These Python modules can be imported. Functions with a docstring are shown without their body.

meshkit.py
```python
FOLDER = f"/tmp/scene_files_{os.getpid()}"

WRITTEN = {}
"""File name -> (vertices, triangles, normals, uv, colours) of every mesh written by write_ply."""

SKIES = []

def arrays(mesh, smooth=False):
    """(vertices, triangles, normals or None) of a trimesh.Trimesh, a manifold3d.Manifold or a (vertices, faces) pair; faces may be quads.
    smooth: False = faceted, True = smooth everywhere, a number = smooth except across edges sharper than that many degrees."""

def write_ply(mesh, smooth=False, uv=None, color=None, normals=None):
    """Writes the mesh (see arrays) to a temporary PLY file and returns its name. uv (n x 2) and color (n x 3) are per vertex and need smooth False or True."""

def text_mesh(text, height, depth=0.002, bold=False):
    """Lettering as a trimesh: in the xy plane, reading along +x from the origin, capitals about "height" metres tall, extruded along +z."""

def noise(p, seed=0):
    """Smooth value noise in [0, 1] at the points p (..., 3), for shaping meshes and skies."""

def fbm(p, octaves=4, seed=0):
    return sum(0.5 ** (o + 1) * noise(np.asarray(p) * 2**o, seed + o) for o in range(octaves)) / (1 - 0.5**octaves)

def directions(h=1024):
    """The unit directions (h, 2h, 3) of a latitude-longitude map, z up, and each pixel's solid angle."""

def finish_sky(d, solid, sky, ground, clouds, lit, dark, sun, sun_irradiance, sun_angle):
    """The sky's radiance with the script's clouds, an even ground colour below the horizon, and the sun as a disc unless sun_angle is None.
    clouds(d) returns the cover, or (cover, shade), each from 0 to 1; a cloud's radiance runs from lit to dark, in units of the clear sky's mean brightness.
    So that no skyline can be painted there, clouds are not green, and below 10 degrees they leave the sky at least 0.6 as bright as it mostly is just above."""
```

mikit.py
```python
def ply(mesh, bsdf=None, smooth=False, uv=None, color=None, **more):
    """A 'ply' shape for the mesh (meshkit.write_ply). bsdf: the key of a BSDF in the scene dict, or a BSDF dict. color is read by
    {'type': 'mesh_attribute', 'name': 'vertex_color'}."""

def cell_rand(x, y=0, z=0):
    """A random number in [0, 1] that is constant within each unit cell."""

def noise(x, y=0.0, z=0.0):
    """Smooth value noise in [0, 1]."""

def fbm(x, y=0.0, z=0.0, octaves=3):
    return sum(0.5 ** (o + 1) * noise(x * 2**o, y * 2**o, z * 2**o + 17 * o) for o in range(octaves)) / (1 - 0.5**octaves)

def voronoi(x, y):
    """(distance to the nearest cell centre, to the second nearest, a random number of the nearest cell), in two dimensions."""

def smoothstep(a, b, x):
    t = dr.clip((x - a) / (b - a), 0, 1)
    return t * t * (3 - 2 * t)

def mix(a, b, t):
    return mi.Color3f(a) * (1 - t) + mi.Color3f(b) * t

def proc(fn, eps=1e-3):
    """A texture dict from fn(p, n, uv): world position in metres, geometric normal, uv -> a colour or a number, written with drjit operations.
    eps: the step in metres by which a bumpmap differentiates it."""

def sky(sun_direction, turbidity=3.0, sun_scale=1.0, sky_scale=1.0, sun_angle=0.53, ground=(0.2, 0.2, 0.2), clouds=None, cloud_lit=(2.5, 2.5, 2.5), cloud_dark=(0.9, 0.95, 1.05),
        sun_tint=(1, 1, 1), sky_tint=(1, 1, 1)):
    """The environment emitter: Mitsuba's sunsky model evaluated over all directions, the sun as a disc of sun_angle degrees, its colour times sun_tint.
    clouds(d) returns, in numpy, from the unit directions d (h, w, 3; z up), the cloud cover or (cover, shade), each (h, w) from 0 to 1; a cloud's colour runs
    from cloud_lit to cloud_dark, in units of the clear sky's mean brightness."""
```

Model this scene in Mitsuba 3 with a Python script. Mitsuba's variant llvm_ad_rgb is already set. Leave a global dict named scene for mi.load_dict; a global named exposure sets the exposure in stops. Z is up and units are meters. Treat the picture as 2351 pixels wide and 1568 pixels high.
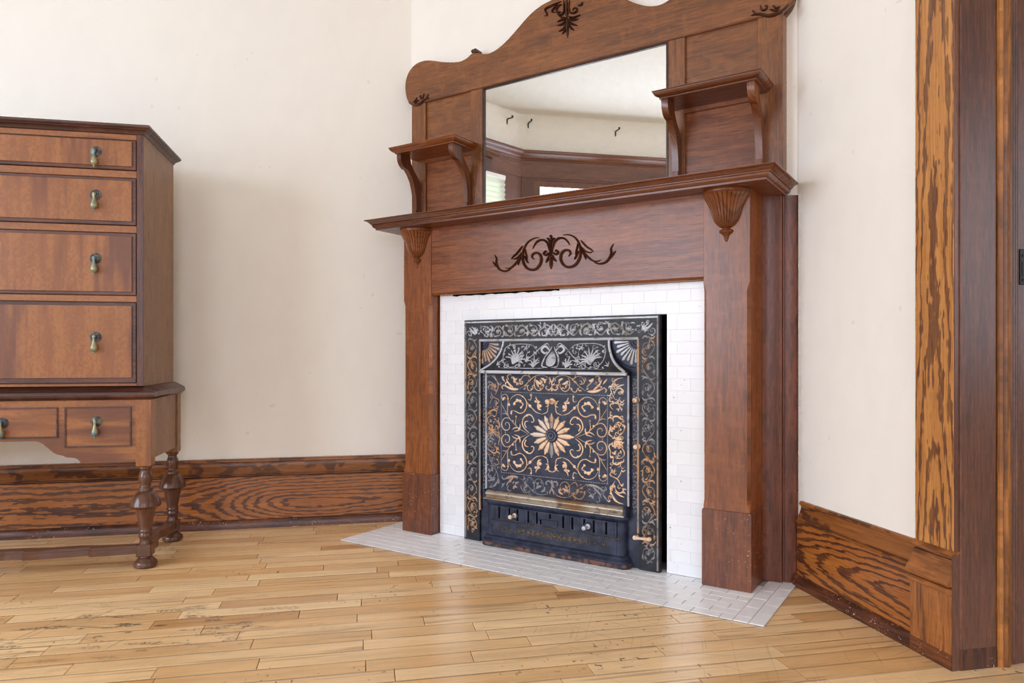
import math, zlib, random
import numpy as np, trimesh, shapely
from shapely.geometry import Polygon, box as sbox
import drjit as dr
import mitsuba as mi
import mikit
from mikit import noise, fbm, cell_rand, smoothstep, mix, proc

T = mi.ScalarTransform4f
scene, labels = {'type': 'scene'}, {}
RNG = random.Random(7)

# ------------------------------------------------------------------ camera, light, exposure
exposure = -0.40
scene['camera'] = {'type': 'perspective', 'fov': 2 * math.degrees(math.atan(1175.5 / 1624.4)), 'fov_axis': 'x',
                   'principal_point_offset_y': -28.5 / 1568, 'near_clip': 0.01, 'far_clip': 100.0,
                   'to_world': T().look_at(origin=[0, 0, 0.68], target=[math.cos(math.radians(78.2)), math.sin(math.radians(78.2)), 0.68], up=[0, 0, 1])}
DAY = (0.885, 1.0, 1.20)                 # daylight through the windows
SIDE, BAY, BACK = 11.8, 2.2, 5.8         # radiance of the panes: west wall, bay corner, wall behind the camera


def lin(r, g, b):
    return [float(c / 255 / 12.92 if c / 255 <= 0.04045 else ((c / 255 + 0.055) / 1.055) ** 2.4) for c in (r, g, b)]


# ------------------------------------------------------------------ materials
# uv of every wooden piece: u runs along its grain in metres (+ 20 * its own number), v across it
def split(uv):
    k = dr.floor((uv.x + 10) / 20)
    return k, uv.x - 20 * k, uv.y


def cathedral(light, mid, dark, pitch=0.0120, depth=0.95):
    light, mid, dark = lin(*light), lin(*mid), lin(*dark)

    def fn(p, n, uv):
        k, u, v = split(uv)
        w = fbm(u * 2.4 + k * 13.1, v * 8 + k * 7.3) - 0.5
        vv = v + 0.030 * w + (cell_rand(k, 9) - 0.5) * 0.05
        h = 0.16 * fbm(u * 1.3 + k * 5.7, k * 1.3, 0, 2) - 0.03
        g = dr.sqrt(vv * vv + h * h) / pitch + 0.40 * (fbm(u * 8 + k, v * 50 + k) - 0.5) + 0.26 * (noise(u * 60 + k, v * 300) - 0.5) + 0.38 * (noise(u * 22 + k, v * 170) - 0.5)
        f = g - dr.floor(g)
        fiber = fbm(u * 9 + k * 3, v * 420)
        broad = fbm(u * 5 + k * 3, v * 40 + 5)
        s = 0.34 * (broad - 0.5)
        line = smoothstep(0.50 + s, 0.70 + s, f) * (1 - smoothstep(0.92, 1.0, f))
        pore = smoothstep(0.62, 0.80, noise(u * 45 + k * 5, v * 620))
        t = dr.clip(line * (0.62 + 0.5 * broad) + 0.22 * pore, 0, 1) * depth
        c = mix(light, mid, smoothstep(0.2, 0.8, 0.6 * fiber + 0.4 * broad))
        return mix(c, dark, t)
    return fn


def plainwood(light, mid, dark, fleck=0.0, fine=320, patch=9.0, tone=0.25, wave=0.0):
    light, mid, dark = lin(*light), lin(*mid), lin(*dark)

    def fn(p, n, uv):
        k, u, v = split(uv)
        v = v + wave * (fbm(u * 9 + k, v * 5) - 0.5)
        broad = fbm(u * 2.2 + k * 3.7, v * patch + k * 9.1)
        streak = fbm(u * 7 + k * 2.1, v * 85 + k)
        fib = noise(u * 22 + k, v * fine)
        t = 0.5 * broad + 0.32 * streak + 0.18 * fib + tone * (cell_rand(k, 4) - 0.5)
        c = mix(dark, mid, smoothstep(0.28, 0.52, t))
        c = mix(c, light, smoothstep(0.52, 0.78, t))
        c = c * (0.88 + 0.24 * fib) * (1 - 0.24 * smoothstep(0.60, 0.80, noise(u * 48 + k * 5, v * 640)) + 0.16 * smoothstep(0.62, 0.8, noise(u * 70 + k, v * 480 + 9)))
        if fleck > 0:
            r = smoothstep(0.60, 0.70, fbm(u * 38 + k * 2, v * 26 + 2.5 * noise(u * 9, v * 9)))
            c = mix(c, light, r * fleck)
        return c
    return fn


def veneer_fn(p, n, uv):
    k, u, v = split(uv)
    broad = fbm(u * 2.6 + k * 3.7, v * 4.2 + k * 9.1)
    streak = fbm(u * 4 + k * 2.1, v * 46 + k)
    fib = noise(u * 30 + k, v * 210)
    spots = fbm(u * 130 + k, v * 180)
    c = mix(lin(152, 97, 52), lin(134, 81, 44), smoothstep(0.3, 0.62, 0.5 * streak + 0.5 * spots))
    c = mix(c, lin(98, 57, 40), 0.8 * smoothstep(0.50, 0.72, 0.62 * broad + 0.38 * streak))
    return c * (0.94 + 0.12 * fib) * (0.93 + 0.14 * spots)


def worn(fn, seed, amount, spot=(196, 170, 140), size=260.0, cut=0.80):
    """Small chips of bare wood and paint specks on a varnished face."""
    spot = lin(*spot)

    def out(p, n, uv):
        s = smoothstep(cut, cut + 0.03, noise(p.x * size + seed, p.y * size, p.z * size * 0.6))
        s = s * smoothstep(0.5, 0.62, fbm(p.x * 17 + seed, p.y * 17, p.z * 17))
        return mix(fn(p, n, uv), spot, s * amount)
    return out


def bsdf(name, color, rough=0.5, **more):
    c = proc(color) if callable(color) else ({'type': 'rgb', 'value': list(color)})
    scene[name] = {'type': 'twosided', 'b': {'type': 'principled', 'base_color': c, 'roughness': rough, **more}}


def wallpaint(base, spots):
    base, d = lin(*base), lin(*spots)

    def fn(p, n, uv):
        t = 0.5 * fbm(p.x * 2.1, p.y * 2.1, p.z * 1.7) + 0.5 * fbm(p.x * 23, p.y * 23, p.z * 9)
        c = mix(base, d, 0.22 * smoothstep(0.35, 0.75, t))
        mark = smoothstep(0.87, 0.90, noise(p.x * 60, p.y * 60, p.z * 38)) * smoothstep(0.62, 0.7, noise(p.x * 5 + 3, p.y * 5, p.z * 5))
        return mix(c, lin(168, 160, 146), 0.16 * mark)
    return fn


def maple(p, n, uv):
    k, u, v = split(uv)
    a, b = cell_rand(k, 1), cell_rand(k, 2)
    seam = smoothstep(0.0262, 0.0280, dr.abs(v)) * (0.45 + 0.55 * noise(u * 7 + k, 3))
    c = mix(lin(233, 200, 152), lin(209, 165, 111), a)
    c = mix(c, lin(176, 126, 74), smoothstep(0.74, 1.0, b) * 0.7)
    fig = fbm(u * 5 + k * 3.1, v * 34 + k)
    fib = noise(u * 26 + k, v * 520)
    c = c * (0.84 + 0.30 * fig) * (0.94 + 0.12 * fib)
    c = mix(c, lin(140, 94, 54), 0.45 * smoothstep(0.66, 0.8, fbm(u * 3 + k * 7, v * 60 + 3)))
    # scratches in a few directions, crowded where the floor is worn most
    zone = smoothstep(0.46, 0.62, fbm(p.x * 1.7 + 3, p.y * 2.3 + 1))
    heavy = dr.exp(-(dr.square((p.x + 0.62) / 0.42) + dr.square((p.y - 1.92) / 0.16)))
    scr = mi.Float(0)
    for i, (ang, ln_, th) in enumerate(((0.35, 5.0, 210.0), (1.15, 7.0, 240.0), (2.2, 6.0, 220.0), (2.8, 4.0, 190.0))):
        ca, sa = math.cos(ang), math.sin(ang)
        q, r = p.x * ca + p.y * sa, p.y * ca - p.x * sa + 0.02 * noise(p.x * 4 + i, p.y * 4)
        scr = dr.maximum(scr, smoothstep(0.86, 0.94, noise(q * ln_ + 7 * i, r * th)) * smoothstep(0.50, 0.66, noise(q * 2.3 + i, r * 3.1 + 5)))
    scr = scr * (0.06 + 0.10 * zone + 0.5 * heavy)
    smear = smoothstep(0.60, 0.74, fbm(p.x * 16, p.y * 46)) * heavy
    dot = smoothstep(0.90, 0.93, noise(p.x * 95, p.y * 95)) * smoothstep(0.6, 0.75, noise(p.x * 6, p.y * 6))
    c = mix(c, lin(96, 78, 62), dr.clip(scr + 1.5 * smear * noise(p.x * 200, p.y * 260), 0, 0.85))
    c = mix(c, lin(112, 80, 50), 0.62 * seam)
    return mix(c, lin(70, 52, 40), 0.7 * dot)


def tilepaint(p, n, uv):
    k, u, v = split(uv)
    c = mix(lin(238, 239, 241), lin(229, 230, 232), 0.6 * cell_rand(k, 2) + 0.4 * fbm(p.x * 9, p.y * 9, p.z * 9))
    dirt = smoothstep(0.93, 0.95, noise(p.x * 150, p.y * 130, p.z * 130)) * smoothstep(0.52, 0.64, noise(p.x * 14, p.y * 14, p.z * 14))
    return mix(c, lin(74, 70, 66), 0.75 * dirt)


def iron(p, n, uv):
    t = fbm(p.x * 40, p.y * 40, p.z * 40)
    c = mix(lin(34, 39, 56), lin(52, 57, 76), smoothstep(0.35, 0.7, t))
    return mix(c, lin(58, 48, 46), 0.4 * smoothstep(0.6, 0.75, fbm(p.x * 13, p.y * 13, p.z * 13)))


def blackiron(p, n, uv):
    t = fbm(p.x * 40, p.y * 40, p.z * 40)
    return mix(lin(28, 29, 34), lin(44, 44, 49), smoothstep(0.35, 0.7, t))


def plating(bright, second, dull, mixat=0.5):
    bright, second, dull = lin(*bright), lin(*second), lin(*dull)

    def fn(p, n, uv):
        t = fbm(p.x * 9 + 3, p.y * 9, p.z * 9)
        c = mix(bright, second, smoothstep(mixat - 0.1, mixat + 0.12, t))
        return mix(c, dull, 0.8 * smoothstep(0.56, 0.74, fbm(p.x * 60, p.y * 60, p.z * 60)))
    return fn


def rusty(p, n, uv):
    t = fbm(p.x * 70, p.y * 70, p.z * 70)
    return mix(lin(44, 43, 50), lin(112, 76, 64), smoothstep(0.42, 0.62, t))


def pewter(p, n, uv):
    t = fbm(p.x * 70, p.y * 70, p.z * 45)
    return mix(lin(74, 74, 82), lin(128, 130, 116), smoothstep(0.40, 0.66, t))


bsdf('wall_paint', wallpaint((240, 235, 225), (227, 221, 209)), 0.55, specular=0.35)
bsdf('ceiling_paint', lin(210, 206, 196), 0.7, specular=0.3)
bsdf('mantel_oak', plainwood((142, 80, 34), (122, 65, 24), (98, 49, 17), fleck=0.30, patch=10, tone=0.2), 0.31, specular=0.6)
bsdf('mantel_oak_worn', worn(plainwood((132, 76, 42), (110, 59, 31), (88, 45, 25), fleck=0.22, patch=12), 3, 0.6, cut=0.84), 0.36, specular=0.6)
bsdf('frieze_oak', plainwood((152, 92, 56), (132, 76, 43), (108, 58, 32), fleck=0.12, fine=420, patch=16, wave=0.012), 0.28, specular=0.45)
bsdf('carved_oak', plainwood((92, 52, 34), (70, 38, 25), (50, 27, 18), fleck=0.0), 0.30, specular=0.6)
bsdf('urn_oak', plainwood((140, 80, 40), (122, 67, 31), (104, 55, 24), patch=5), 0.30, specular=0.6)
bsdf('shelf_oak', plainwood((122, 69, 37), (100, 54, 29), (78, 41, 22)), 0.30, specular=0.6)
bsdf('base_oak', cathedral((174, 106, 48), (146, 84, 36), (64, 34, 27)), 0.33, specular=0.55)
bsdf('cap_oak', cathedral((152, 94, 46), (122, 71, 34), (64, 36, 28), depth=0.8), 0.33, specular=0.55)
bsdf('crest_oak', plainwood((142, 86, 38), (120, 69, 28), (96, 52, 20), fleck=0.30, patch=10, tone=0.15), 0.34, specular=0.7)
bsdf('casing_oak', cathedral((196, 136, 74), (170, 110, 54), (92, 54, 36), pitch=0.0125), 0.36, specular=0.5)
bsdf('plinth_oak', plainwood((178, 116, 64), (150, 92, 48), (98, 58, 34), fine=260, patch=40), 0.36, specular=0.5)
bsdf('base_dark', worn(plainwood((120, 68, 38), (96, 54, 34), (62, 34, 26), patch=20), 8, 0.9, spot=(206, 184, 170), size=330.0, cut=0.79), 0.33, specular=0.55)
bsdf('jamb_oak', plainwood((116, 70, 48), (100, 58, 40), (84, 47, 32), patch=12), 0.34, specular=0.8)
bsdf('stop_oak', plainwood((200, 138, 74), (174, 112, 54), (122, 74, 36), patch=30), 0.36, specular=0.5)
bsdf('veneer', veneer_fn, 0.38, specular=0.5)
bsdf('case_wood', plainwood((132, 90, 50), (122, 80, 43), (110, 70, 38), patch=5, fine=120), 0.38, specular=0.5)
bsdf('dark_mahogany', plainwood((106, 62, 46), (86, 50, 38), (62, 35, 28)), 0.34, specular=0.55)
bsdf('leg_wood', plainwood((96, 58, 38), (88, 53, 35), (76, 44, 31), patch=4, fine=90), 0.24, specular=0.65)
bsdf('maple', maple, 0.27, specular=0.9)
bsdf('joint', lin(150, 149, 150), 0.8)
bsdf('floor_gap', lin(58, 40, 26), 0.8)
bsdf('white_tile', tilepaint, 0.28, specular=0.5)
bsdf('mortar', lin(222, 221, 219), 0.7)
bsdf('strip_oak', plainwood((124, 68, 44), (108, 56, 36), (88, 45, 30), patch=12), 0.36, specular=0.55)
bsdf('cast_iron', iron, 0.45, specular=0.35)
bsdf('black_iron', blackiron, 0.45, specular=0.35)
bsdf('soot_and_shade', lin(9, 9, 10), 0.9, specular=0.1)  # sooty firebox black, also painted as shade in the gap and ash box
bsdf('copper_plate', plating((232, 194, 156), (214, 196, 178), (170, 132, 108), 0.58), 0.45, metallic=0.1)
bsdf('nickel_plate', plating((188, 190, 196), (162, 160, 156), (104, 104, 108), 0.56), 0.38, metallic=0.2)
bsdf('side_plate', plating((138, 138, 140), (190, 148, 112), (84, 82, 86), 0.54), 0.40, metallic=0.2)
bsdf('gold_wash', plating((120, 100, 72), (84, 76, 66), (52, 52, 58), 0.5), 0.45, metallic=0.3)
bsdf('bronze_rail', plating((170, 158, 142), (140, 112, 84), (104, 94, 88), 0.5), 0.32, metallic=0.5)
bsdf('rusted_iron', rusty, 0.6)
bsdf('pewter', pewter, 0.32, metallic=0.6)


def verdigris(p, n, uv):
    t = fbm(p.x * 60, p.y * 60, p.z * 40)
    return mix(lin(112, 130, 130), lin(160, 158, 118), smoothstep(0.42, 0.62, t))


bsdf('old_bronze', verdigris, 0.3, metallic=0.35)
bsdf('black_metal', lin(40, 38, 40), 0.4, metallic=0.4)
bsdf('caulk', lin(205, 202, 192), 0.8)
bsdf('white_plastic', lin(232, 232, 228), 0.5)
scene['mirror_glass'] = {'type': 'twosided', 'b': {'type': 'conductor', 'material': 'none', 'specular_reflectance': {'type': 'rgb', 'value': [0.9, 0.91, 0.9]}}}
scene['blind_cloth'] = {'type': 'principledthin', 'base_color': {'type': 'rgb', 'value': lin(238, 240, 228)}, 'roughness': 0.7, 'diff_trans': 1.1, 'spec_trans': 0.0}


# ------------------------------------------------------------------ building helpers
def uniq(key):
    if key not in scene and not any(k.startswith(key + '__') for k in scene):
        return key
    n = 1
    while f'{key}_{n:03d}' in scene or any(k.startswith(f'{key}_{n:03d}__') for k in scene):
        n += 1
    return f'{key}_{n:03d}'


COUNT = {}


def nth(key):
    """key, key_001, key_002 ... on successive calls."""
    n = COUNT.get(key, -1) + 1
    COUNT[key] = n
    return key if n == 0 else f'{key}_{n:03d}'


def as_mesh(m):
    if isinstance(m, (list,)):
        m = trimesh.util.concatenate([as_mesh(x) for x in m])
    if isinstance(m, tuple):
        v, f = np.asarray(m[0], float), np.asarray(m[1], int)
        if f.shape[1] == 4:
            f = np.vstack([f[:, [0, 1, 2]], f[:, [0, 2, 3]]])
        m = trimesh.Trimesh(v, f, process=False)
    return m


def put(key, mesh, mat, M=None, g=0, smooth=None, k=None, label=None, emit=None, uvs=1.0, **lab):
    m = as_mesh(mesh)
    if smooth:
        m = trimesh.graph.smooth_shade(m, angle=math.radians(smooth), facet_minarea=None)
    v, f = np.array(m.vertices), np.array(m.faces)
    c = v - (v.min(0) + v.max(0)) / 2
    o1, o2 = [i for i in range(3) if i != g]
    k = zlib.crc32(key.encode()) % 61 if k is None else k
    uv = np.stack([c[:, g] + 0.02 * c[:, o1] - 0.013 * c[:, o2] + 20.0 * k, c[:, o1] + c[:, o2]], 1)
    if M is not None:
        v = v @ M[:3, :3].T + M[:3, 3]
        if np.linalg.det(M[:3, :3]) < 0:
            f = f[:, ::-1]
    extra = {}
    if emit is not None:
        extra['emitter'] = {'type': 'area', 'radiance': {'type': 'rgb', 'value': [float(x) for x in emit]}}
    scene[key] = mikit.ply(trimesh.Trimesh(v, f, process=False), mat, smooth=bool(smooth), uv=uv, **extra)
    if label or lab:
        labels.setdefault(key, {}).update({**({'label': label} if label else {}), **lab})
    return key


def tag(key, label, category=None, group=None, kind=None):
    labels[key] = {a: b for a, b in dict(label=label, category=category, group=group, kind=kind).items() if b}


def rects(sec):
    """Stacked rectangles (x0, x1, y0, y1, z), bottom to top or top to bottom, as one closed mesh."""
    if sec[0][4] > sec[-1][4]:
        sec = sec[::-1]
    v = np.array([[p for p in ((s[0], s[2], s[4]), (s[1], s[2], s[4]), (s[1], s[3], s[4]), (s[0], s[3], s[4]))] for s in sec]).reshape(-1, 3)
    f = []
    for i in range(len(sec) - 1):
        a, b = 4 * i, 4 * i + 4
        for j in range(4):
            j2 = (j + 1) % 4
            f += [[a + j, a + j2, b + j2], [a + j, b + j2, b + j]]
    e = 4 * (len(sec) - 1)
    f += [[0, 2, 1], [0, 3, 2], [e, e + 1, e + 2], [e, e + 2, e + 3]]
    return v, np.array(f)


def bx(x0, x1, y0, y1, z0, z1, c=0.0):
    if c <= 0:
        return rects([(x0, x1, y0, y1, z0), (x0, x1, y0, y1, z1)])
    pts = []
    for X, sx in ((x0, 1), (x1, -1)):
        for Y, sy in ((y0, 1), (y1, -1)):
            for Z, sz in ((z0, 1), (z1, -1)):
                pts += [(X, Y + sy * c, Z + sz * c), (X + sx * c, Y, Z + sz * c), (X + sx * c, Y + sy * c, Z)]
    return trimesh.convex.convex_hull(np.array(pts))


def loft(secs, closed=True):
    """Sections of equally many points joined in turn; the ends closed by fans (convex ends)."""
    S = np.array(secs, float)
    n, m = S.shape[:2]
    v = S.reshape(-1, 3)
    f = []
    for i in range(n - 1):
        for j in range(m if closed else m - 1):
            j2 = (j + 1) % m
            a, b, c, d = i * m + j, i * m + j2, (i + 1) * m + j2, (i + 1) * m + j
            f += [[a, b, c], [a, c, d]]
    if closed:
        for j in range(1, m - 1):
            f += [[0, j + 1, j], [(n - 1) * m, (n - 1) * m + j, (n - 1) * m + j + 1]]
    t = trimesh.Trimesh(v, np.array(f), process=False)
    if closed and t.volume < 0:
        t.invert()
    return t


def ext(poly, lo, hi, axis):
    """A polygon (points or shapely) in the two other axes, in their order, extruded along axis from lo to hi."""
    g = poly if hasattr(poly, 'geom_type') else Polygon(poly)
    if not g.is_valid:
        g = g.buffer(0)
    out = []
    for q in getattr(g, 'geoms', [g]):
        m = trimesh.creation.extrude_polygon(q, hi - lo, engine='earcut')
        v = np.array(m.vertices)
        o = [i for i in range(3) if i != axis]
        w = np.zeros_like(v)
        w[:, o[0]], w[:, o[1]], w[:, axis] = v[:, 0], v[:, 1], v[:, 2] + lo
        m = trimesh.Trimesh(w, m.faces, process=False)
        if m.volume < 0:
            m.invert()
        out.append(m)
    return trimesh.util.concatenate(out) if len(out) > 1 else out[0]


def lathe(prof, n=32, a0=0.0, a1=360.0, mod=None, at=(0, 0, 0)):
    """Profile (r, z) turned about z between two angles."""
    full = abs(a1 - a0) >= 360
    ang = np.radians(np.linspace(a0, a1, n + (0 if full else 1), endpoint=not full))
    secs = []
    for r, z in prof:
        rr = np.array([r * (mod(t, z) if mod else 1.0) for t in ang])
        secs.append(np.stack([at[0] + rr * np.cos(ang), at[1] + rr * np.sin(ang), np.full(len(ang), at[2] + z)], 1))
    m = loft(secs, closed=full)
    if not full:
        v = np.array(m.vertices)
        c = v.mean(0)
        nrm = m.face_normals
        cen = m.triangles_center - np.array([at[0], at[1], 0])
        if (nrm[:, :2] * cen[:, :2]).sum() < 0:
            m.invert()
    return m


def curve(pts, per=6):
    """Catmull-Rom through the points."""
    p = np.array(pts, float)
    if len(p) < 3:
        t = np.linspace(0, 1, per)[:, None]
        return p[0] * (1 - t) + p[-1] * t
    q = np.vstack([2 * p[0] - p[1], p, 2 * p[-1] - p[-2]])
    out = []
    for i in range(1, len(q) - 2):
        for t in np.linspace(0, 1, per, endpoint=False):
            a, b, c, d = q[i - 1:i + 3]
            out.append(0.5 * (2 * b + (c - a) * t + (2 * a - 5 * b + 4 * c - d) * t * t + (3 * b - a - 3 * c + d) * t ** 3))
    return np.vstack(out + [p[-1]])


def stroke(pts, w, h, put_at, per=5, taper=(0.25, 0.15), blunt=False):
    """A carved ridge along a curve in the plane: width w, height h, tapering to its ends. put_at maps (x, y, height) to space."""
    c = curve(pts, per)
    d = np.gradient(c, axis=0)
    d /= np.linalg.norm(d, axis=1, keepdims=True) + 1e-12
    nrm = np.stack([-d[:, 1], d[:, 0]], 1)
    s = np.linspace(0, 1, len(c))
    wid = w / 2 * np.clip(np.minimum(taper[0] + (1 - taper[0]) * np.sqrt(np.clip(s / 0.22, 0, 1)), taper[1] + (1 - taper[1]) * np.sqrt(np.clip((1 - s) / 0.45, 0, 1))), 0.06, 1)
    hh = h * np.clip(wid / (w / 2) * 1.15, 0.35, 1.0)
    cross = ((-1, -0.12), (-0.72, 0.70), (0, 1.0), (0.72, 0.70), (1, -0.12))
    secs = []
    for i in range(len(c)):
        secs.append([put_at(*(c[i] + nrm[i] * a * wid[i]), b * hh[i]) for a, b in cross])
    m = loft(secs, closed=False)
    v = np.array(m.vertices)
    n0, tail = 5, (len(c) - 1) * 5
    f = np.vstack([m.faces, [[0, 1, 2], [0, 2, 3], [0, 3, 4]], [[tail, tail + 2, tail + 1], [tail, tail + 3, tail + 2], [tail, tail + 4, tail + 3]]])
    m = trimesh.Trimesh(v, f, process=False)
    up = np.array(put_at(*c[0], 1.0)) - np.array(put_at(*c[0], 0.0))
    if (m.face_normals[:len(m.faces) - 6] @ up).sum() < 0:
        m.invert()
    return m


def dome(poly, h, put_at, inner=0.62):
    """A raised leaf or petal over a star-shaped outline."""
    p = np.array(poly, float)
    c = p.mean(0)
    n = len(p)
    rings = [[put_at(*q, -0.12 * h) for q in p], [put_at(*(c + (q - c) * 0.90), 0.65 * h) for q in p], [put_at(*(c + (q - c) * inner * 0.6), h) for q in p]]
    v = np.array([x for r in rings for x in r] + [put_at(*c, h)])
    f = []
    for i in range(2):
        for j in range(n):
            j2 = (j + 1) % n
            f += [[i * n + j, i * n + j2, (i + 1) * n + j2], [i * n + j, (i + 1) * n + j2, (i + 1) * n + j]]
    f += [[2 * n + j, 2 * n + (j + 1) % n, 3 * n] for j in range(n)]
    m = trimesh.Trimesh(v, np.array(f), process=False)
    up = np.array(put_at(*c, 1.0)) - np.array(put_at(*c, 0.0))
    if (m.face_normals @ up).sum() < 0:
        m.invert()
    return m


def spiral(cx, cy, r, turns, start, ccw=1, r0=0.12, n=16):
    t = np.linspace(0, 1, n)
    a = math.radians(start) + ccw * t * turns * 2 * math.pi
    rad = r * (r0 + (1 - r0) * (1 - t))
    return [(cx + q * math.cos(b), cy + q * math.sin(b)) for q, b in zip(rad, a)]


def tube(pts, r, n=10, per=4):
    c = curve(pts, per)
    d = np.gradient(c, axis=0)
    d /= np.linalg.norm(d, axis=1, keepdims=True)
    ref = np.array([0, 0, 1.0]) if abs(d[0][2]) < 0.9 else np.array([1.0, 0, 0])
    rr = np.interp(np.linspace(0, 1, len(c)), np.linspace(0, 1, len(r)), r) if hasattr(r, '__len__') else np.full(len(c), r)
    secs = []
    for i in range(len(c)):
        x = np.cross(d[i], ref)
        x /= np.linalg.norm(x)
        y = np.cross(d[i], x)
        a = np.arange(n) * 2 * math.pi / n
        secs.append(c[i] + rr[i] * (np.cos(a)[:, None] * x + np.sin(a)[:, None] * y))
    return loft(secs)


def ball(x, y, z, r, sub=2):
    m = trimesh.creation.icosphere(subdivisions=sub, radius=r)
    m.apply_translation((x, y, z))
    return m


def ring_poly(outer, inner):
    return Polygon(outer, [inner])


def rr(x0, x1, z0, z1):
    return [(x0, z0), (x1, z0), (x1, z1), (x0, z1)]


# ------------------------------------------------------------------ the room
XR, YL, CEIL = 1.262, 2.945, 2.80           # right wall, left wall, ceiling
MID, DIAG = -1.1855, -2.225                 # the fireplace cuts the corner at 45 degrees
FIRE = np.eye(4)                            # (a along the fireplace, e out of its wall, z) -> world
FIRE[:3, 0], FIRE[:3, 1] = np.array([1, -1, 0]) / 2 ** 0.5, np.array([-1, -1, 0]) / 2 ** 0.5
FIRE[:3, 3] = MID * FIRE[:3, 0] + DIAG * FIRE[:3, 1]


def frame(origin, along, out):
    m = np.eye(4)
    m[:3, 0], m[:3, 1], m[:3, 3] = along, out, origin
    return m


put('wall_left', bx(-2.32, 0.40, YL, YL + 0.12, 0, CEIL), 'wall_paint', label='cream plaster wall behind the chest of drawers', kind='structure')
put('wall_corner', bx(-0.86, 0.86, -0.10, 0.008, 0, CEIL), 'wall_paint', M=FIRE, label='short cream wall across the corner behind the fireplace', kind='structure')
put('wall_right', [bx(XR - 0.006, 1.345, 1.295, 3.05, 0, CEIL), bx(1.43, 1.52, 1.295, 3.05, 0, CEIL), bx(XR, 1.52, -0.55, 1.295, 2.25, CEIL), bx(XR, 1.52, -2.75, -0.55, 0, CEIL)], 'wall_paint',
    label='cream plaster wall between the fireplace and the doorway', kind='structure')
WEST = frame((-3.02, 0, 0), (0, 1, 0), (1, 0, 0))
put('wall_west', bx(-2.75, 1.76, -0.12, 0, 0, CEIL), 'wall_paint', M=WEST, label='cream wall of tall windows seen in the mirror', kind='structure')
A0, A1 = np.array([-3.02, 1.74, 0]), np.array([-2.175, 2.945, 0])
bay_d = (A1 - A0) / np.linalg.norm(A1 - A0)
BAY_M = frame(A0, bay_d, (bay_d[1], -bay_d[0], 0))
put('wall_bay', bx(-0.05, 1.62, -0.12, 0, 0, CEIL), 'wall_paint', M=BAY_M, label='slanting cream wall with the blind seen in the mirror', kind='structure')
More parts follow.
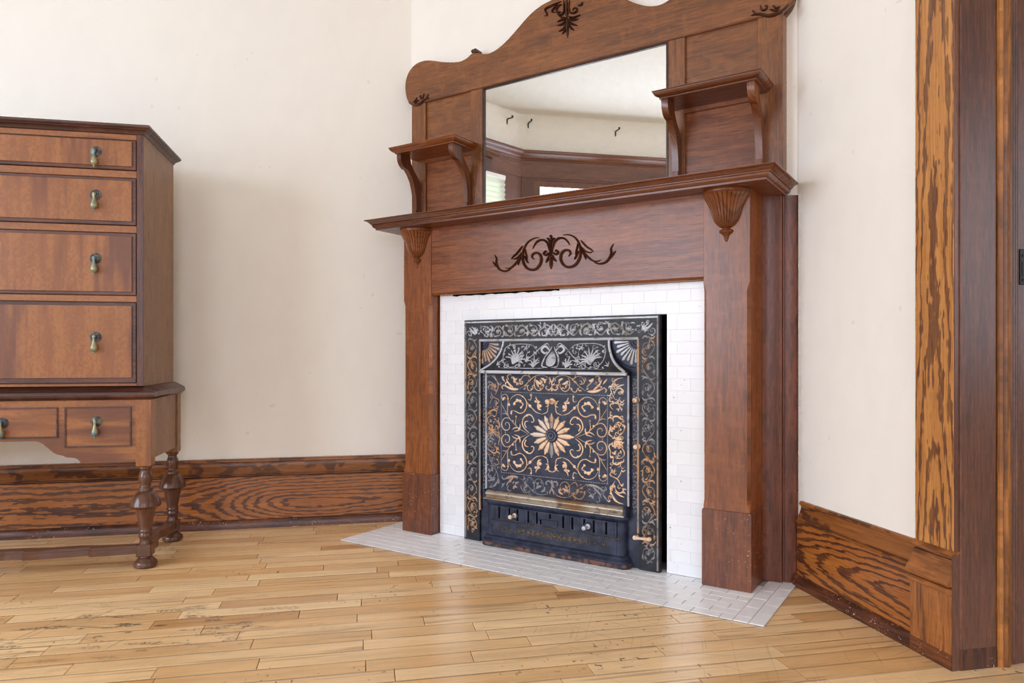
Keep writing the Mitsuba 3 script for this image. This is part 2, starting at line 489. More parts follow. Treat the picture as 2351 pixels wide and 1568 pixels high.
put('wall_back', [bx(-3.3, 4.2, -2.75, -2.63, 0, CEIL), bx(4.1, 4.2, -2.63, 3.2, 0, CEIL), bx(1.52, 4.2, 3.05, 3.2, 0, CEIL)], 'wall_paint', label='cream walls behind the viewer', kind='structure')
put('ceiling', bx(-3.3, 4.3, -2.9, 3.3, CEIL, CEIL + 0.1), 'ceiling_paint', label='plain white ceiling', kind='structure')
put('floor', [bx(-3.3, -1.9, -2.8, 3.2, -0.08, 0), bx(-1.9, 4.3, -2.8, 1.0848, -0.08, 0), bx(1.65, 4.3, 1.0848, 3.2, -0.08, 0)], 'maple', g=0, k=3,
    label='honey coloured strip floor with scuffs and scratches', kind='structure')
put('floor__underlay', bx(-1.9, 1.65, 1.0848, 3.0, -0.08, -0.0105), 'floor_gap', label='dark gaps between the boards')

PITCH = 0.0579
n_row = 0
y0 = 1.0848
while y0 < 2.93:
    y1 = min(y0 + PITCH, 2.935)
    xe = 1.65 if y0 < 1.30 else (XR - 0.005 if y1 < 1.9 else min(XR - 0.005, 3.15 - y1))
    x = -1.9 - RNG.random() * 0.4
    while x < xe:
        L = 0.20 + 0.52 * RNG.random() ** 1.1
        a, b = max(x, -1.9), min(x + L, xe)
        if xe - b < 0.06:
            b = xe
        if b - a > 0.03:
            g, c, dz = 0.0007, 0.0009, (RNG.random() - 0.5) * 0.0004
            put(nth('floor__plank'), rects([(a + g, b - g, y0 + g * 0.8, y1 - g * 0.8, -0.0100), (a + g, b - g, y0 + g * 0.8, y1 - g * 0.8, dz - 0.0006),
                                          (a + g + c, b - g - c, y0 + g * 0.8 + c, y1 - g * 0.8 - c, dz)]), 'maple', g=0, k=RNG.randrange(400))
        x = b if b == xe else x + L
    y0 += PITCH


# baseboards: board, moulded cap and shoe
def base_run(key, M, x0, x1, cap, top_k, label, k, xc=0.0):
    s = top_k
    tag(key, label, kind='structure')
    board = [(0, 0), (0.026 * cap, 0), (0.026 * cap, 0.1995 * s), (0, 0.1995 * s)]
    put(key + '__board', ext([(o, z) for o, z in board], x0, x1, 0), 'base_oak', M=M, g=0, k=k)
    m = 1.0 if cap > 0.9 else 0.74
    capp = [(0, 0.2035), (0.029, 0.2035), (0.0345, 0.2045), (0.0360, 0.2060), (0.0345, 0.2080), (0.0300, 0.2095), (0.0225, 0.2100), (0.0225, 0.2128)]
    capp += [(0.0285 - 0.0175 * math.sin(t) ** 1.3, 0.2125 + 0.0365 * t / 1.5708) for t in np.linspace(0.1, 1.5708, 9)]
    capp += [(0.0110, 0.2500), (0.0110, 0.2525), (0.0175, 0.2540), (0.0200, 0.2580), (0.0190, 0.2620), (0.0155, 0.2650), (0.0100, 0.2670), (0, 0.268)]
    capp = [(o * m, z * s) for o, z in capp]
    put(key + '__backing', bx(x0, x1 - xc, 0, 0.012 * cap, 0.190 * s, 0.206 * s), 'base_oak', M=M, k=k)
    put(key + '__cap_molding', ext(capp, x0, x1 - xc, 0), 'cap_oak', M=M, g=0, k=k + 7, smooth=22)
    q = [(0, 0)] + [(0.026 * cap + 0.0155 * math.cos(t), 0.034 * s * math.sin(t) ** 0.9) for t in np.linspace(0, 1.5708, 8)] + [(0, 0.034 * s)]
    put(key + '__shoe_molding', ext(q, x0, x1, 0), 'base_dark', M=M, g=0, k=k + 11, smooth=35, label='chipped dark shoe molding')


base_run('baseboard_left', frame((0, YL, 0), (1, 0, 0), (0, -1, 0)), -2.17, 0.188, 1.0, 1.0, 'tall oak baseboard with bold grain behind the chest of drawers', 20)
base_run('baseboard_right', frame((XR, 0, 0), (0, 1, 0), (-1, 0, 0)), 1.408, 1.868, 0.55, 0.935, 'short oak baseboard with bold grain between fireplace and door casing', 5, 0.011)

cz = np.linspace(0.27, 1.15, 60)
ck = [[(XR - 0.006 - 0.0042 * q * (0.6 + 0.8 * RNG.random()), 1.866 + 0.002 * RNG.random(), z) for q in (1,)] for z in cz]
put('wall_right__caulk', loft([[(c[0][0], c[0][1], z), (XR - 0.004, c[0][1] - 0.009 - 0.005 * RNG.random(), z), (XR - 0.004, 1.8725, z)] for c, z in zip(ck, cz)]), 'caulk', label='rough line of filler along the fireplace')

# door casing, plinth block, jamb, stop and the sliding door in its pocket
RW = frame((XR, 0, 0), (0, 1, 0), (-1, 0, 0))
tag('trim_1', 'golden oak door casing with dark flame grain', kind='structure')
put('trim_1__board', ext([(1.2945, 0), (1.2945, 0.0205), (1.2960, 0.022), (1.402, 0.022), (1.405, 0.019), (1.405, 0)], 0.255, 2.25, 2), 'casing_oak', M=RW, g=2, k=12, smooth=30)
pz = [(0, 0.003, 0.1605), (0.002, 0.004, 0.166), (0.002, 0.004, 0.171), (0.0, 0.003, 0.1765), (0.0, 0.0030, 0.178)]
put('trim_1__plinth_block', rects([(1.2915, 1.4095, 0, 0.030, 0), (1.2915, 1.4095, 0, 0.030, 0.160)]), 'plinth_oak', M=RW, g=2, k=17, label='plinth block with fine straight grain')
put('trim_1__return', [bx(1.2925, 1.2946, -0.008, 0.0210, 0.2550, 2.25), bx(1.2900, 1.2916, -0.008, 0.0295, 0.0, 0.2480)], 'jamb_oak', M=RW, g=2, k=19, label='return edge of the casing with shade put into its darker colour')  # shade on this side face is put in as a darker wood
put('trim_1__worn_foot', bx(1.2912, 1.4098, 0.0, 0.0306, 0.0, 0.0340), 'base_dark', M=RW, g=0, k=20, label='dark scuffed foot of the plinth block')
prof = [(0.0, 0.160), (0.002, 0.1615), (0.0045, 0.165), (0.0045, 0.170), (0.002, 0.174), (-0.006, 0.1768), (-0.006, 0.1792), (0.0062, 0.1805), (0.0075, 0.186), (0.0055, 0.194), (0.0005, 0.207), (-0.004, 0.222), (-0.0060, 0.234), (-0.010, 0.2345), (-0.010, 0.2370),
        (-0.005, 0.2385), (-0.0025, 0.2415), (-0.0025, 0.247), (-0.0055, 0.251), (-0.008, 0.255)]
put('trim_1__plinth_molding', rects([(1.2912 - max(o, 0.0) * 0.12, 1.4095 + max(o, -0.003) * 0.3, 0, 0.0310 + 1.5 * o, z) for o, z in prof]), 'plinth_oak', M=RW, g=0, k=23, smooth=12)
tag('trim_2', 'dark brown door jamb beside the golden casing', kind='structure')
put('trim_2__jamb_board', bx(1.2525, 1.344, 1.2885, 1.300, 0.0, 2.25, 0.0015), 'jamb_oak', g=2, k=31)
put('trim_2__worn_foot', bx(1.2528, 1.3437, 1.2880, 1.2890, 0.0, 0.045), 'base_dark', g=2, k=33, label='scuffed dark foot of the jamb')
stp = [(1.3455, 1.300), (1.3455, 1.2845)] + [(x, 1.2845 - 0.0045 * math.sin((x - 1.3475) / 0.0100 * math.pi)) for x in np.linspace(1.3475, 1.3575, 7)]
stp += [(1.3585, 1.2850)] + [(x, 1.2850 - 0.0045 * math.sin((x - 1.3600) / 0.0165 * math.pi)) for x in np.linspace(1.3600, 1.3765, 8)] + [(1.3785, 1.2850), (1.3785, 1.300)]
put('trim_2__stop_molding', ext(stp, 0.0, 2.25, 2), 'stop_oak', g=2, k=35, smooth=30, label='lighter reeded stop molding')
tag('door_1', 'sliding door drawn back into the wall, only its dark edge showing', kind='structure')
de = [(1.3845, 1.310), (1.3845, 1.2935)]
for i in range(3):
    de += [(1.386 + 0.006 * i + q, 1.2935 - 0.0025 * math.sin(q / 0.006 * math.pi)) for q in np.linspace(0.0003, 0.0057, 5)]
de += [(1.4055, 1.2935), (1.4275, 1.2935), (1.4275, 1.310)]
put('door_1__edge_strip', ext(de, 0.0, 2.22, 2), 'jamb_oak', g=2, k=38, smooth=30)
put('door_1__leaf', bx(1.3855, 1.4265, 1.310, 2.95, 0.0, 2.22), 'jamb_oak', g=2, k=39)
put('door_1__lock_plate', [bx(1.4085, 1.4240, 1.2905, 1.2945, 0.832, 0.910, 0.0008), bx(1.4125, 1.4205, 1.2895, 1.2915, 0.852, 0.882), bx(1.4135, 1.4185, 1.2890, 1.2910, 0.893, 0.899), bx(1.4135, 1.4185, 1.2890, 1.2910, 0.839, 0.845)], 'black_metal',
    label='black metal lock plate')
tag('trim_3', 'far half of the dark door jamb', kind='structure')
put('trim_3__jamb_board', bx(1.4300, 1.522, 1.2885, 1.300, 0.0, 2.25, 0.0015), 'jamb_oak', g=2, k=41)
put('trim_4', [bx(-0.66, 1.405, 0, 0.022, 2.25, 2.37, 0.003), bx(-0.66, -0.55, 0, 0.022, 0, 2.25, 0.003)], 'jamb_oak', M=RW, g=0, k=44, label='oak casing over and beyond the doorway', kind='structure')


# what the mirror shows: windows, a blind, an entablature with a cornice, curtain hooks
def quad(x0, x1, y, z0, z1):
    return np.array([[x0, y, z0], [x0, y, z1], [x1, y, z1], [x1, y, z0]]), np.array([[0, 1, 2], [0, 2, 3]])


def window(n, M, x0, x1, z0, z1, rad, label, wood='jamb_oak'):
    key = f'window_{n}'
    tag(key, label, kind='structure')
    f = 0.055
    poly = sbox(x0 - 0.115, z0 - 0.06, x1 + 0.115, z1 + 0.075).difference(sbox(x0, z0, x1, z1))
    put(key + '__casing', ext(poly, 0.0, 0.024, 1), wood, M=M, g=2, k=50 + n)
    sash = sbox(x0, z0, x1, z1).difference(shapely.union_all([sbox(x0 + f, z0 + f, x1 - f, (z0 + z1) / 2 - f / 2), sbox(x0 + f, (z0 + z1) / 2 + f / 2, x1 - f, z1 - f)]))
    put(key + '__sash', ext(sash, 0.002, 0.016, 1), wood, M=M, g=2, k=60 + n)
    put(key + '__sill', bx(x0 - 0.14, x1 + 0.14, 0, 0.06, z0 - 0.06, z0 - 0.02, 0.004), wood, M=M, g=0, k=70 + n)
    put(key + '__pane', quad(x0 + f, x1 - f, 0.006, z0 + f, z1 - f), 'white_plastic', M=M, emit=[rad * c for c in DAY], label='bright window pane')


window(1, WEST, 0.86, 1.605, 0.42, 2.215, SIDE, 'tall window with dark sashes, bright in the mirror')
window(2, WEST, -0.50, 0.60, 0.42, 2.215, SIDE, 'second tall window of the west wall')
window(3, BAY_M, 0.215, 0.95, 0.42, 2.21, BAY, 'window of the bay behind a white blind')
BACK_M = frame((0, -2.63, 0), (1, 0, 0), (0, 1, 0))
window(6, frame((4.10, 0, 0), (0, 1, 0), (-1, 0, 0)), -2.2, -0.7, 0.55, 2.25, 4.0, 'window of the next room')
window(4, BACK_M, -2.3, -1.2, 0.5, 2.25, BACK, 'window behind the viewer')
window(5, BACK_M, -0.6, 0.6, 0.5, 2.25, BACK, 'second window behind the viewer')
tag('window_blind', 'white slatted blind on the bay window, seen in the mirror', 'blind')
put('window_blind__head_rail', bx(0.225, 0.94, 0.026, 0.06, 2.165, 2.20, 0.003), 'white_plastic', M=BAY_M)
for i in range(40):
    z = 2.15 - i * 0.042
    put(nth('window_blind__slat'), loft([[(x, 0.043 + 0.010 * q, z + 0.024 * q + 0.003 * (1 - q * q)) for q in (-1, -0.4, 0.4, 1)] + [(x, 0.044 + 0.010 * q, z + 0.024 * q + 0.003 * (1 - q * q) - 0.0004) for q in (1, 0.4, -0.4, -1)] for x in (0.222, 0.943)]),
        'blind_cloth', M=BAY_M)
ent = [(0, 2.235), (0.030, 2.235), (0.030, 2.380), (0.036, 2.382), (0.040, 2.390), (0.034, 2.396)]
ent += [(0.036 + 0.05 * math.sin(t) ** 2, 2.398 + 0.045 * t / 1.5708) for t in np.linspace(0, 1.5708, 8)] + [(0.092, 2.446), (0.092, 2.458), (0, 2.460)]
put('trim_5', ext(ent, -2.60, 1.755, 0), 'jamb_oak', M=WEST, g=0, k=47, smooth=30, label='dark oak cornice over the tall windows', kind='structure')
put('trim_6', ext(ent, -0.02, 1.46, 0), 'jamb_oak', M=BAY_M, g=0, k=48, smooth=30, label='dark oak cornice over the bay window', kind='structure')
put('trim_7', bx(1.722, 1.752, 0, 0.022, 0, 2.235), 'jamb_oak', M=WEST, g=2, k=52, label='dark oak board in the corner beside the tall window', kind='structure')
put('trim_8', bx(-0.012, 0.099, 0, 0.022, 0, 2.235), 'jamb_oak', M=BAY_M, g=2, k=53, label='dark oak board in the corner beside the bay window', kind='structure')
for M, x, z, lab in ((WEST, 1.653, 2.72, 'curtain hook in the mirror beside the slanting wall'), (WEST, 0.84, 2.70, 'curtain hook in the mirror alone at mid wall'), (BAY_M, 0.148, 2.715, 'curtain hook in the mirror on the slanting wall')):
    k = nth('curtain_hook')
    put(k, tube([(x, 0.001, z - 0.045), (x, 0.003, z - 0.02), (x, 0.008, z - 0.002), (x - 0.010, 0.030, z + 0.003), (x - 0.018, 0.046, z + 0.006), (x - 0.021, 0.052, z + 0.014), (x - 0.018, 0.046, z + 0.021), (x - 0.014, 0.039, z + 0.016)], 0.005, n=8), 'black_metal', M=M, smooth=60)
    tag(k, 'grey metal ' + lab, 'hook', 'curtain hooks over the windows')


# ------------------------------------------------------------------ hearth and tile surround
def tile(key, x0, x1, y0, y1, z, h, M, axis, gap=0.0006):
    """A painted tile lying in the (x, y) plane of its holder; axis 2: flat, axis 1: upright with its face towards the room."""
    c = 0.0010 if axis == 2 else 0.0004
    x0, x1, y0, y1 = x0 + gap, x1 - gap, y0 + gap, y1 - gap
    j = [(RNG.random() - 0.5) * 2 for _ in range(4)]
    v, f = rects([(x0, x1, y0, y1, z), (x0, x1, y0, y1, z + h - 0.0009), (x0 + c, x1 - c, y0 + c, y1 - c, z + h)])
    v = np.array(v, float)
    if axis == 2:
        v[8:, 2] += 0.0004 * np.array(j) + 0.0005 * (RNG.random() - 0.5)
    else:
        v[8:, 2] += 0.0001 * np.array(j)
        v = v[:, [0, 2, 1]]
        f = f[:, ::-1]
    put(key, (v, f), 'white_tile', M=M, k=RNG.randrange(300))


tag('hearth', 'white painted tile hearth slab on the wooden floor', 'hearth')
put('hearth__bed', rects([(-0.7500, 0.7470, 0.010, 0.4106, 0.0003), (-0.7500, 0.7470, 0.010, 0.4106, 0.0018)]), 'joint', M=FIRE, label='painted mortar bed')
r = 0
e1 = 0.4110
while e1 > 0.13:
    e0 = e1 - 0.0388
    x = 0.6690
    off = (0.0, 0.5, 0.0, 0.5)[r % 4]
    xs = [0.669]
    x = 0.669 - (0.0352 if r % 2 == 0 else 0.0728)
    while x > -0.745:
        xs.append(x)
        x -= 0.0755
    xs.append(-0.7505)
    for b, a in zip(xs, xs[1:]):
        if b - a > 0.008:
            tile(nth('hearth__tile'), a, b, e0, e1, 0.0008, 0.0028, FIRE, 2, 0.0008)
    e1 = e0
    r += 1
for col, (a, b, ph) in enumerate(((0.669, 0.7085, 0.0365), (0.7085, 0.7475, 0.0))):
    e1 = 0.411
    e0 = 0.3735 if col == 0 else 0.3325
    while e1 > 0.03:
        tile(nth('hearth__tile'), a, b, max(e0, 0.012), e1, 0.0008, 0.0030, FIRE, 2, 0.0008)
        e1, e0 = e0, e0 - 0.0780
for s in (-1,):
    e1 = 0.411 - 0.0388 * r
    while e1 > 0.02:
        tile(nth('hearth__tile'), -0.7505, -0.665, max(e1 - 0.0388, 0.012), e1, 0.0008, 0.0028, FIRE, 2, 0.0008)
        e1 -= 0.0388

tag('tile_surround', 'white painted tile border around the iron fireplace cover', 'fireplace surround')
OP = 0.3895
put('tile_surround__backer', [bx(-0.5075, -OP, 0.09, 0.1357, 0.0046, 0.8990), bx(OP, 0.5142, 0.09, 0.1357, 0.0046, 0.8990), bx(-OP, OP, 0.09, 0.1357, 0.8032, 0.8990)], 'mortar', M=FIRE)
for i, (z0, z1) in enumerate(((0.8034, 0.8405), (0.8405, 0.8780), (0.8780, 0.8988))):
    xs = [-0.5075] + [x for x in np.arange(-1.12 + (0.0403 if i % 2 == 0 else 0.0), 0.505, 0.0755) if x > -0.512] + [0.5138]
    for a, b in zip(xs, xs[1:]):
        tile(nth('tile_surround__tile'), a, b, z0, z1, 0.1325, 0.0040, FIRE, 1, 0.0003)
z = 0.0046
i = 0
while z < 0.80:
    z1 = min(z + 0.0375, 0.8034)
    if 0.8034 - z1 < 0.012:
        z1 = 0.8034
    for a, b in (((OP, 0.4234), (0.4234, 0.508), (0.508, 0.5138)) if i % 2 == 0 else ((OP, 0.4020), (0.4020, 0.4652), (0.4652, 0.5138))):
        tile(nth('tile_surround__tile'), a, b, z, z1, 0.1325, 0.0040, FIRE, 1, 0.0003)
    for a, b in (((-OP - 0.043, -OP), (-0.5075, -OP - 0.043)) if i % 2 == 0 else ((-OP - 0.081, -OP), (-0.5075, -OP - 0.081))):
        tile(nth('tile_surround__tile'), a, b, z, z1, 0.1325, 0.0040, FIRE, 1, 0.0003)
    z = z1
    i += 1
put('tile_surround__firebox', [bx(-0.47, 0.47, 0.012, 0.03, 0.0046, 0.86), bx(-0.47, -0.45, 0.03, 0.089, 0.0046, 0.86), bx(0.45, 0.47, 0.03, 0.089, 0.0046, 0.86), bx(-0.45, 0.45, 0.03, 0.089, 0.84, 0.86)], 'soot_and_shade', M=FIRE,
    label='sooty black opening behind the cover')

br = [(-0.445 + i * 0.0175, 0.8935 + 0.0032 * RNG.random() - 0.0015 * math.sin(i * 1.7)) for i in range(27)]
put('tile_surround__broken_edge', ext(br + [(br[-1][0], 0.8992), (br[0][0], 0.8992)], 0.1330, 0.1372, 1), 'soot_and_shade', M=FIRE, label='dark broken edge under the frieze')
put('tile_surround__dark_gap', bx(-0.5094, -0.5078, 0.100, 0.1290, 0.0046, 0.8985), 'soot_and_shade', M=FIRE, label='black strip for the shade in the gap beside the pilaster')  # black strip added where only shade fills the gap

# ------------------------------------------------------------------ carved outlines, in tenths of a millimetre: width, points
FRIEZE_SIDE=[(90,[(674,10006),(752,10088),(708,10188),(575,10218),(441,10151),(385,9999),(419,9839),(552,9693),(730,9652),(927,9707),(1058,9852),(1123,10040),(1112,10272),(1014,10492),(862,10641),(663,10717),(463,10726)]),(79,[(57,10201),(92,10395),(171,10546),(329,10631),(486,10617),(619,10527),(730,10362)]),(79,[(57,10191),(126,10146),(216,10110),(284,10173),(216,10247),(160,10203)]),(61,[(1058,10353),(1231,10108),(1402,9922),(1573,9795),(1720,9766),(1857,9803)]),(72,[(1615,9735),(1825,9682),(2034,9724),(2158,9847),(2219,9992),(2209,10143),(2301,10286)]),(45,[(2178,9827),(2281,9950),(2373,10055)]),(58,[(1123,10502),(1317,10293),(1466,10185),(1604,10079)]),(50,[(1123,10309),(1274,10143),(1445,10072),(1551,10083)]),(50,[(1123,10194),(1274,9990),(1317,9852)]),(50,[(1058,10160),(960,9975),(894,9883)]),(43,[(1058,10450),(993,10224),(938,10015)])]
FRIEZE_MID=[(59,[(12,10718),(12,10363),(7,10007)]),(67,[(-137,10682),(-45,10605),(0,10443)]),(67,[(160,10656),(57,10596),(19,10441)]),(87,[(12,10774),(12,10659),(12,10521)]),(107,[(12,10125),(16,9848),(16,9631)]),(76,[(35,10124),(114,9979),(221,9863)]),(75,[(-11,10127),(-91,9985),(-183,9853)])]
CREST_LEAF=[(102,[(16,18458),(19,18176),(19,17780)]),(89,[(-13,18478),(-189,18447),(-396,18424)]),(77,[(-35,18420),(-160,18286),(-396,18295)]),(77,[(-13,18325),(-116,18121),(-329,18072)]),(77,[(1,18244),(-57,18055),(-189,17947)]),(77,[(59,18485),(276,18403),(534,18436)]),(77,[(74,18417),(247,18321),(463,18303)]),(77,[(59,18357),(204,18205),(420,18086)]),(77,[(45,18284),(146,18093),(276,17964)]),(116,[(8,18473),(-13,18760),(-13,19207)]),(70,[(103,19060),(74,18800),(132,18619),(276,18555),(391,18601),(362,18710),(262,18711),(219,18659)]),(71,[(-130,19125),(-108,18747),(-189,18627),(-307,18671),(-322,18752),(-204,18721)]),(58,[(-426,18999),(-396,18798),(-263,18569),(-72,18507)]),(64,[(-219,19097),(-530,19054),(-755,19024),(-876,18965),(-785,18772),(-921,18781)]),(52,[(-366,19035),(-515,18920),(-590,18824),(-426,18767)]),(51,[(-204,18991),(-337,18950),(-396,18837)]),(57,[(619,18842),(562,18757),(420,18770)])]
CORNER=[(89,[(6248,16911),(6483,16897),(6768,16774),(7015,16782),(7206,16858),(7326,16969)]),(74,[(6285,17068),(6411,16905),(6555,16878)]),(67,[(6519,17153),(6573,16991),(6680,16981),(6715,17081),(6644,17082)]),(66,[(6786,16952),(6980,16864),(7084,16963)]),(66,[(6874,17056),(6980,16937),(7084,16963)]),(94,[(7188,16681),(7360,16780),(7480,16927)])]
DOOR_QUARTER=[(53,[(881,-30),(1074,-168),(1175,-341),(1119,-545),(961,-658),(824,-649),(721,-536),(710,-446),(790,-409),(829,-457)]),(52,[(1017,-212),(1078,-328),(1040,-421),(927,-440)]),(32,[(927,3),(1254,-139),(1343,-179),(1586,-390),(1762,-594),(1788,-868),(1762,-1206),(1849,-1335),(1979,-1323),(2040,-1219),(1979,-1146)]),(44,[(1276,-114),(1387,-86),(1520,-58)]),(52,[(1298,-132),(1265,-234),(1276,-334)]),(48,[(1343,-189),(1476,-180),(1608,-111)]),(40,[(1641,-435),(1805,-512),(1957,-460),(2033,-278),(1957,-107),(1805,-78),(1707,-164),(1718,-301),(1805,-354),(1886,-299),(1849,-242)]),(27,[(1882,45),(1882,-53)]),(36,[(1387,-206),(1454,-340),(1421,-601)]),(44,[(1641,-722),(1619,-774),(1476,-766),(1276,-693),(1096,-768),(995,-957),(1029,-1155),(1186,-1300),(1387,-1341),(1608,-1240),(1751,-1009)]),(59,[(1619,-625),(1641,-712),(1564,-798)]),(52,[(1242,-895),(1141,-1024),(1276,-1092)]),(80,[(1254,-1094),(1387,-1142),(1542,-1008)]),(68,[(1365,-1084),(1387,-1172),(1410,-1100)]),(41,[(409,-707),(618,-767),(778,-895),(915,-1024),(1051,-1153)]),(61,[(824,-911),(893,-966),(904,-1025)]),(44,[(801,-1357),(836,-1173),(961,-1201)]),(59,[(1762,-969),(1718,-953),(1696,-1034)]),(28,[(1762,-594),(1892,-662),(2022,-642)]),(27,[(1805,-630),(1936,-835),(2055,-1002)]),(73,[(409,-845),(525,-896),(548,-1037),(456,-1147)]),(53,[(456,-1106),(595,-1195),(629,-1313)]),(53,[(502,-1102),(664,-1118)]),(61,[(269,-1184),(152,-1113),(140,-1011),(246,-961)]),(49,[(-2,-1229),(128,-1176),(152,-1031)]),(41,[(140,-1011),(175,-803),(293,-732),(409,-707)]),(47,[(1957,-1148),(1892,-1213),(1990,-1223)])]
DOOR_TOP=[(62,[(80,1993),(56,1870),(2,1789),(2,1665)]),(54,[(2,1686),(37,1582),(132,1538),(228,1598),(204,1660),(156,1641)]),(82,[(2,1665),(2,1562),(2,1490)]),(37,[(85,1890),(204,1991),(396,2039),(639,2004),(835,1875),(1058,1681),(1308,1527)]),(37,[(615,1983),(688,1836),(664,1607),(542,1506),(396,1552),(319,1678),(372,1780)]),(96,[(639,1858),(518,1777),(396,1738)]),(91,[(433,1935),(300,1875),(276,1751)]),(71,[(566,1734),(518,1611)]),(97,[(1334,1526),(1638,1539),(1972,1670)]),(72,[(1536,1563),(1766,1749),(1843,1898)]),(52,[(1921,1682),(2024,1593),(1972,1498)]),(69,[(2050,1958),(1895,1768)]),(47,[(1740,1835),(1792,1984),(1689,2050),(1633,1987)]),(94,[(1561,1967),(1485,1862),(1384,1906)]),(38,[(1511,1840),(1384,1737),(1303,1664)]),(38,[(840,1927),(984,2019),(1133,1995),(1233,1846),(1170,1763),(1121,1827)]),(38,[(984,1641),(934,1516),(835,1498),(688,1627)]),(50,[(1133,1531),(1033,1566)]),(34,[(835,1917),(909,2041),(786,2075)])]
DOOR_SIDE=[(48,[(2616,2003),(2417,1963),(2259,1803),(2175,1654),(2233,1458),(2338,1282)]),(52,[(2643,1784),(2470,1734),(2299,1629)]),(48,[(2576,1492),(2616,1578),(2497,1668),(2364,1606),(2285,1413)]),(43,[(2510,1396),(2417,1236),(2207,1156),(2154,1093),(2259,960)]),(39,[(2391,1226),(2497,1081),(2563,926)]),(57,[(2444,1973),(2312,1910),(2207,1740)]),(73,[(2233,1696),(2128,1720)]),(39,[(2338,31),(2603,277),(2643,449),(2497,565),(2312,541)]),(48,[(2259,79),(2115,195),(2167,386),(2141,496)]),(65,[(2338,31),(2576,71)]),(56,[(2338,9),(2497,130)]),(57,[(2351,-13),(2603,-50)]),(52,[(2338,31),(2299,163)]),(61,[(2576,648),(2417,764),(2259,728),(2272,576)]),(44,[(2629,559),(2603,669),(2417,742)]),(73,[(2338,464),(2285,402)]),(65,[(2536,389),(2510,303)]),(48,[(2181,882),(2154,905),(2207,849)])]
DOOR_BUDS=[(50,1265,-1123),(58,1387,-1142),(52,1509,-1021),(48,858,-969),(40,641,-1130),(44,1309,-161),(43,1729,-982),(47,1979,-1162),(61,467,-983),(40,1231,-896),(49,152,-1092),(36,1564,-412),(34,1630,-694),(40,983,-636),(36,824,-1345),(28,1029,-231),(30,1164,-1283),(28,1432,-581),(30,1773,-1185)]


def carve(groups, e, h, per=5, flip=False, at=(0.0, 0.0), zflip=False, place=None, grow=1.0):
    place = place or (lambda x, y, q: (x, e + q, y))
    out = []
    for w, pts in groups:
        p = [(at[0] + (-1 if flip else 1) * x * 1e-4, at[1] + (-1 if zflip else 1) * y * 1e-4) for x, y in pts]
        out.append(stroke(p, w * 1e-4 * grow, h, place, per))
    return out


# ------------------------------------------------------------------ the iron cover of the fireplace
IC = -0.004
tag('fireplace_cover', 'black cast iron fireplace cover with gilded scrollwork and sunflower door', 'fireplace cover')
ow = 0.3755
fr = sbox(IC - ow, 0.0046, IC + ow, 0.8015).difference(sbox(IC - 0.3075, 0.004, IC + 0.3075, 0.728))
put('fireplace_cover__frame', ext(fr, 0.131, 0.1510, 1), 'black_iron', M=FIRE)
fk = 'fireplace_cover__frame'
B0 = lambda x, y, q: (x, 0.1508 + q, y)
put(fk + '__border_bead', stroke([(IC - ow + 0.002, 0.7945), (IC, 0.7945), (IC + ow - 0.004, 0.7945)], 0.0075, 0.0030, B0, 12, (1, 1)), 'nickel_plate', M=FIRE, smooth=40)
put(fk + '__inner_bead', stroke([(IC - 0.307, 0.7285), (IC, 0.7285), (IC + 0.307, 0.7285)], 0.0100, 0.0055, B0, 12, (1, 1)), 'nickel_plate', M=FIRE, smooth=40)
for s in (-1, 1):
    put(nth(fk + '__side_border_bead'), stroke([(IC + s * (ow - 0.006), 0.010), (IC + s * (ow - 0.006), 0.400), (IC + s * (ow - 0.006), 0.792)], 0.0058, 0.0028, B0, 12, (1, 1)), 'side_plate', M=FIRE, smooth=40)
    put(nth(fk + '__side_inner_bead'), stroke([(IC + s * 0.3055, 0.118), (IC + s * 0.3055, 0.42), (IC + s * 0.3055, 0.7285)], 0.0083, 0.0050, B0, 12, (1, 1)), 'side_plate', M=FIRE, smooth=40)
put('fireplace_cover__back_plate', bx(IC - 0.3085, IC + 0.3085, 0.131, 0.1425, 0.0046, 0.729), 'cast_iron', M=FIRE)


def leaf_fan(cx, cy, r, start, sweep, n, w, place, h):
    out = []
    for i in range(n):
        a = math.radians(start + sweep * (i / max(n - 1, 1)))
        q = 1.0 - 0.25 * abs(i - (n - 1) / 2) / max((n - 1) / 2, 1)
        mid = a + 0.12 * (i - (n - 1) / 2)
        out.append(stroke([(cx, cy), (cx + 0.55 * r * q * math.cos(a), cy + 0.55 * r * q * math.sin(a)), (cx + r * q * math.cos(mid), cy + r * q * math.sin(mid))], w, h, place, 4, (0.3, 0.25)))
    return out


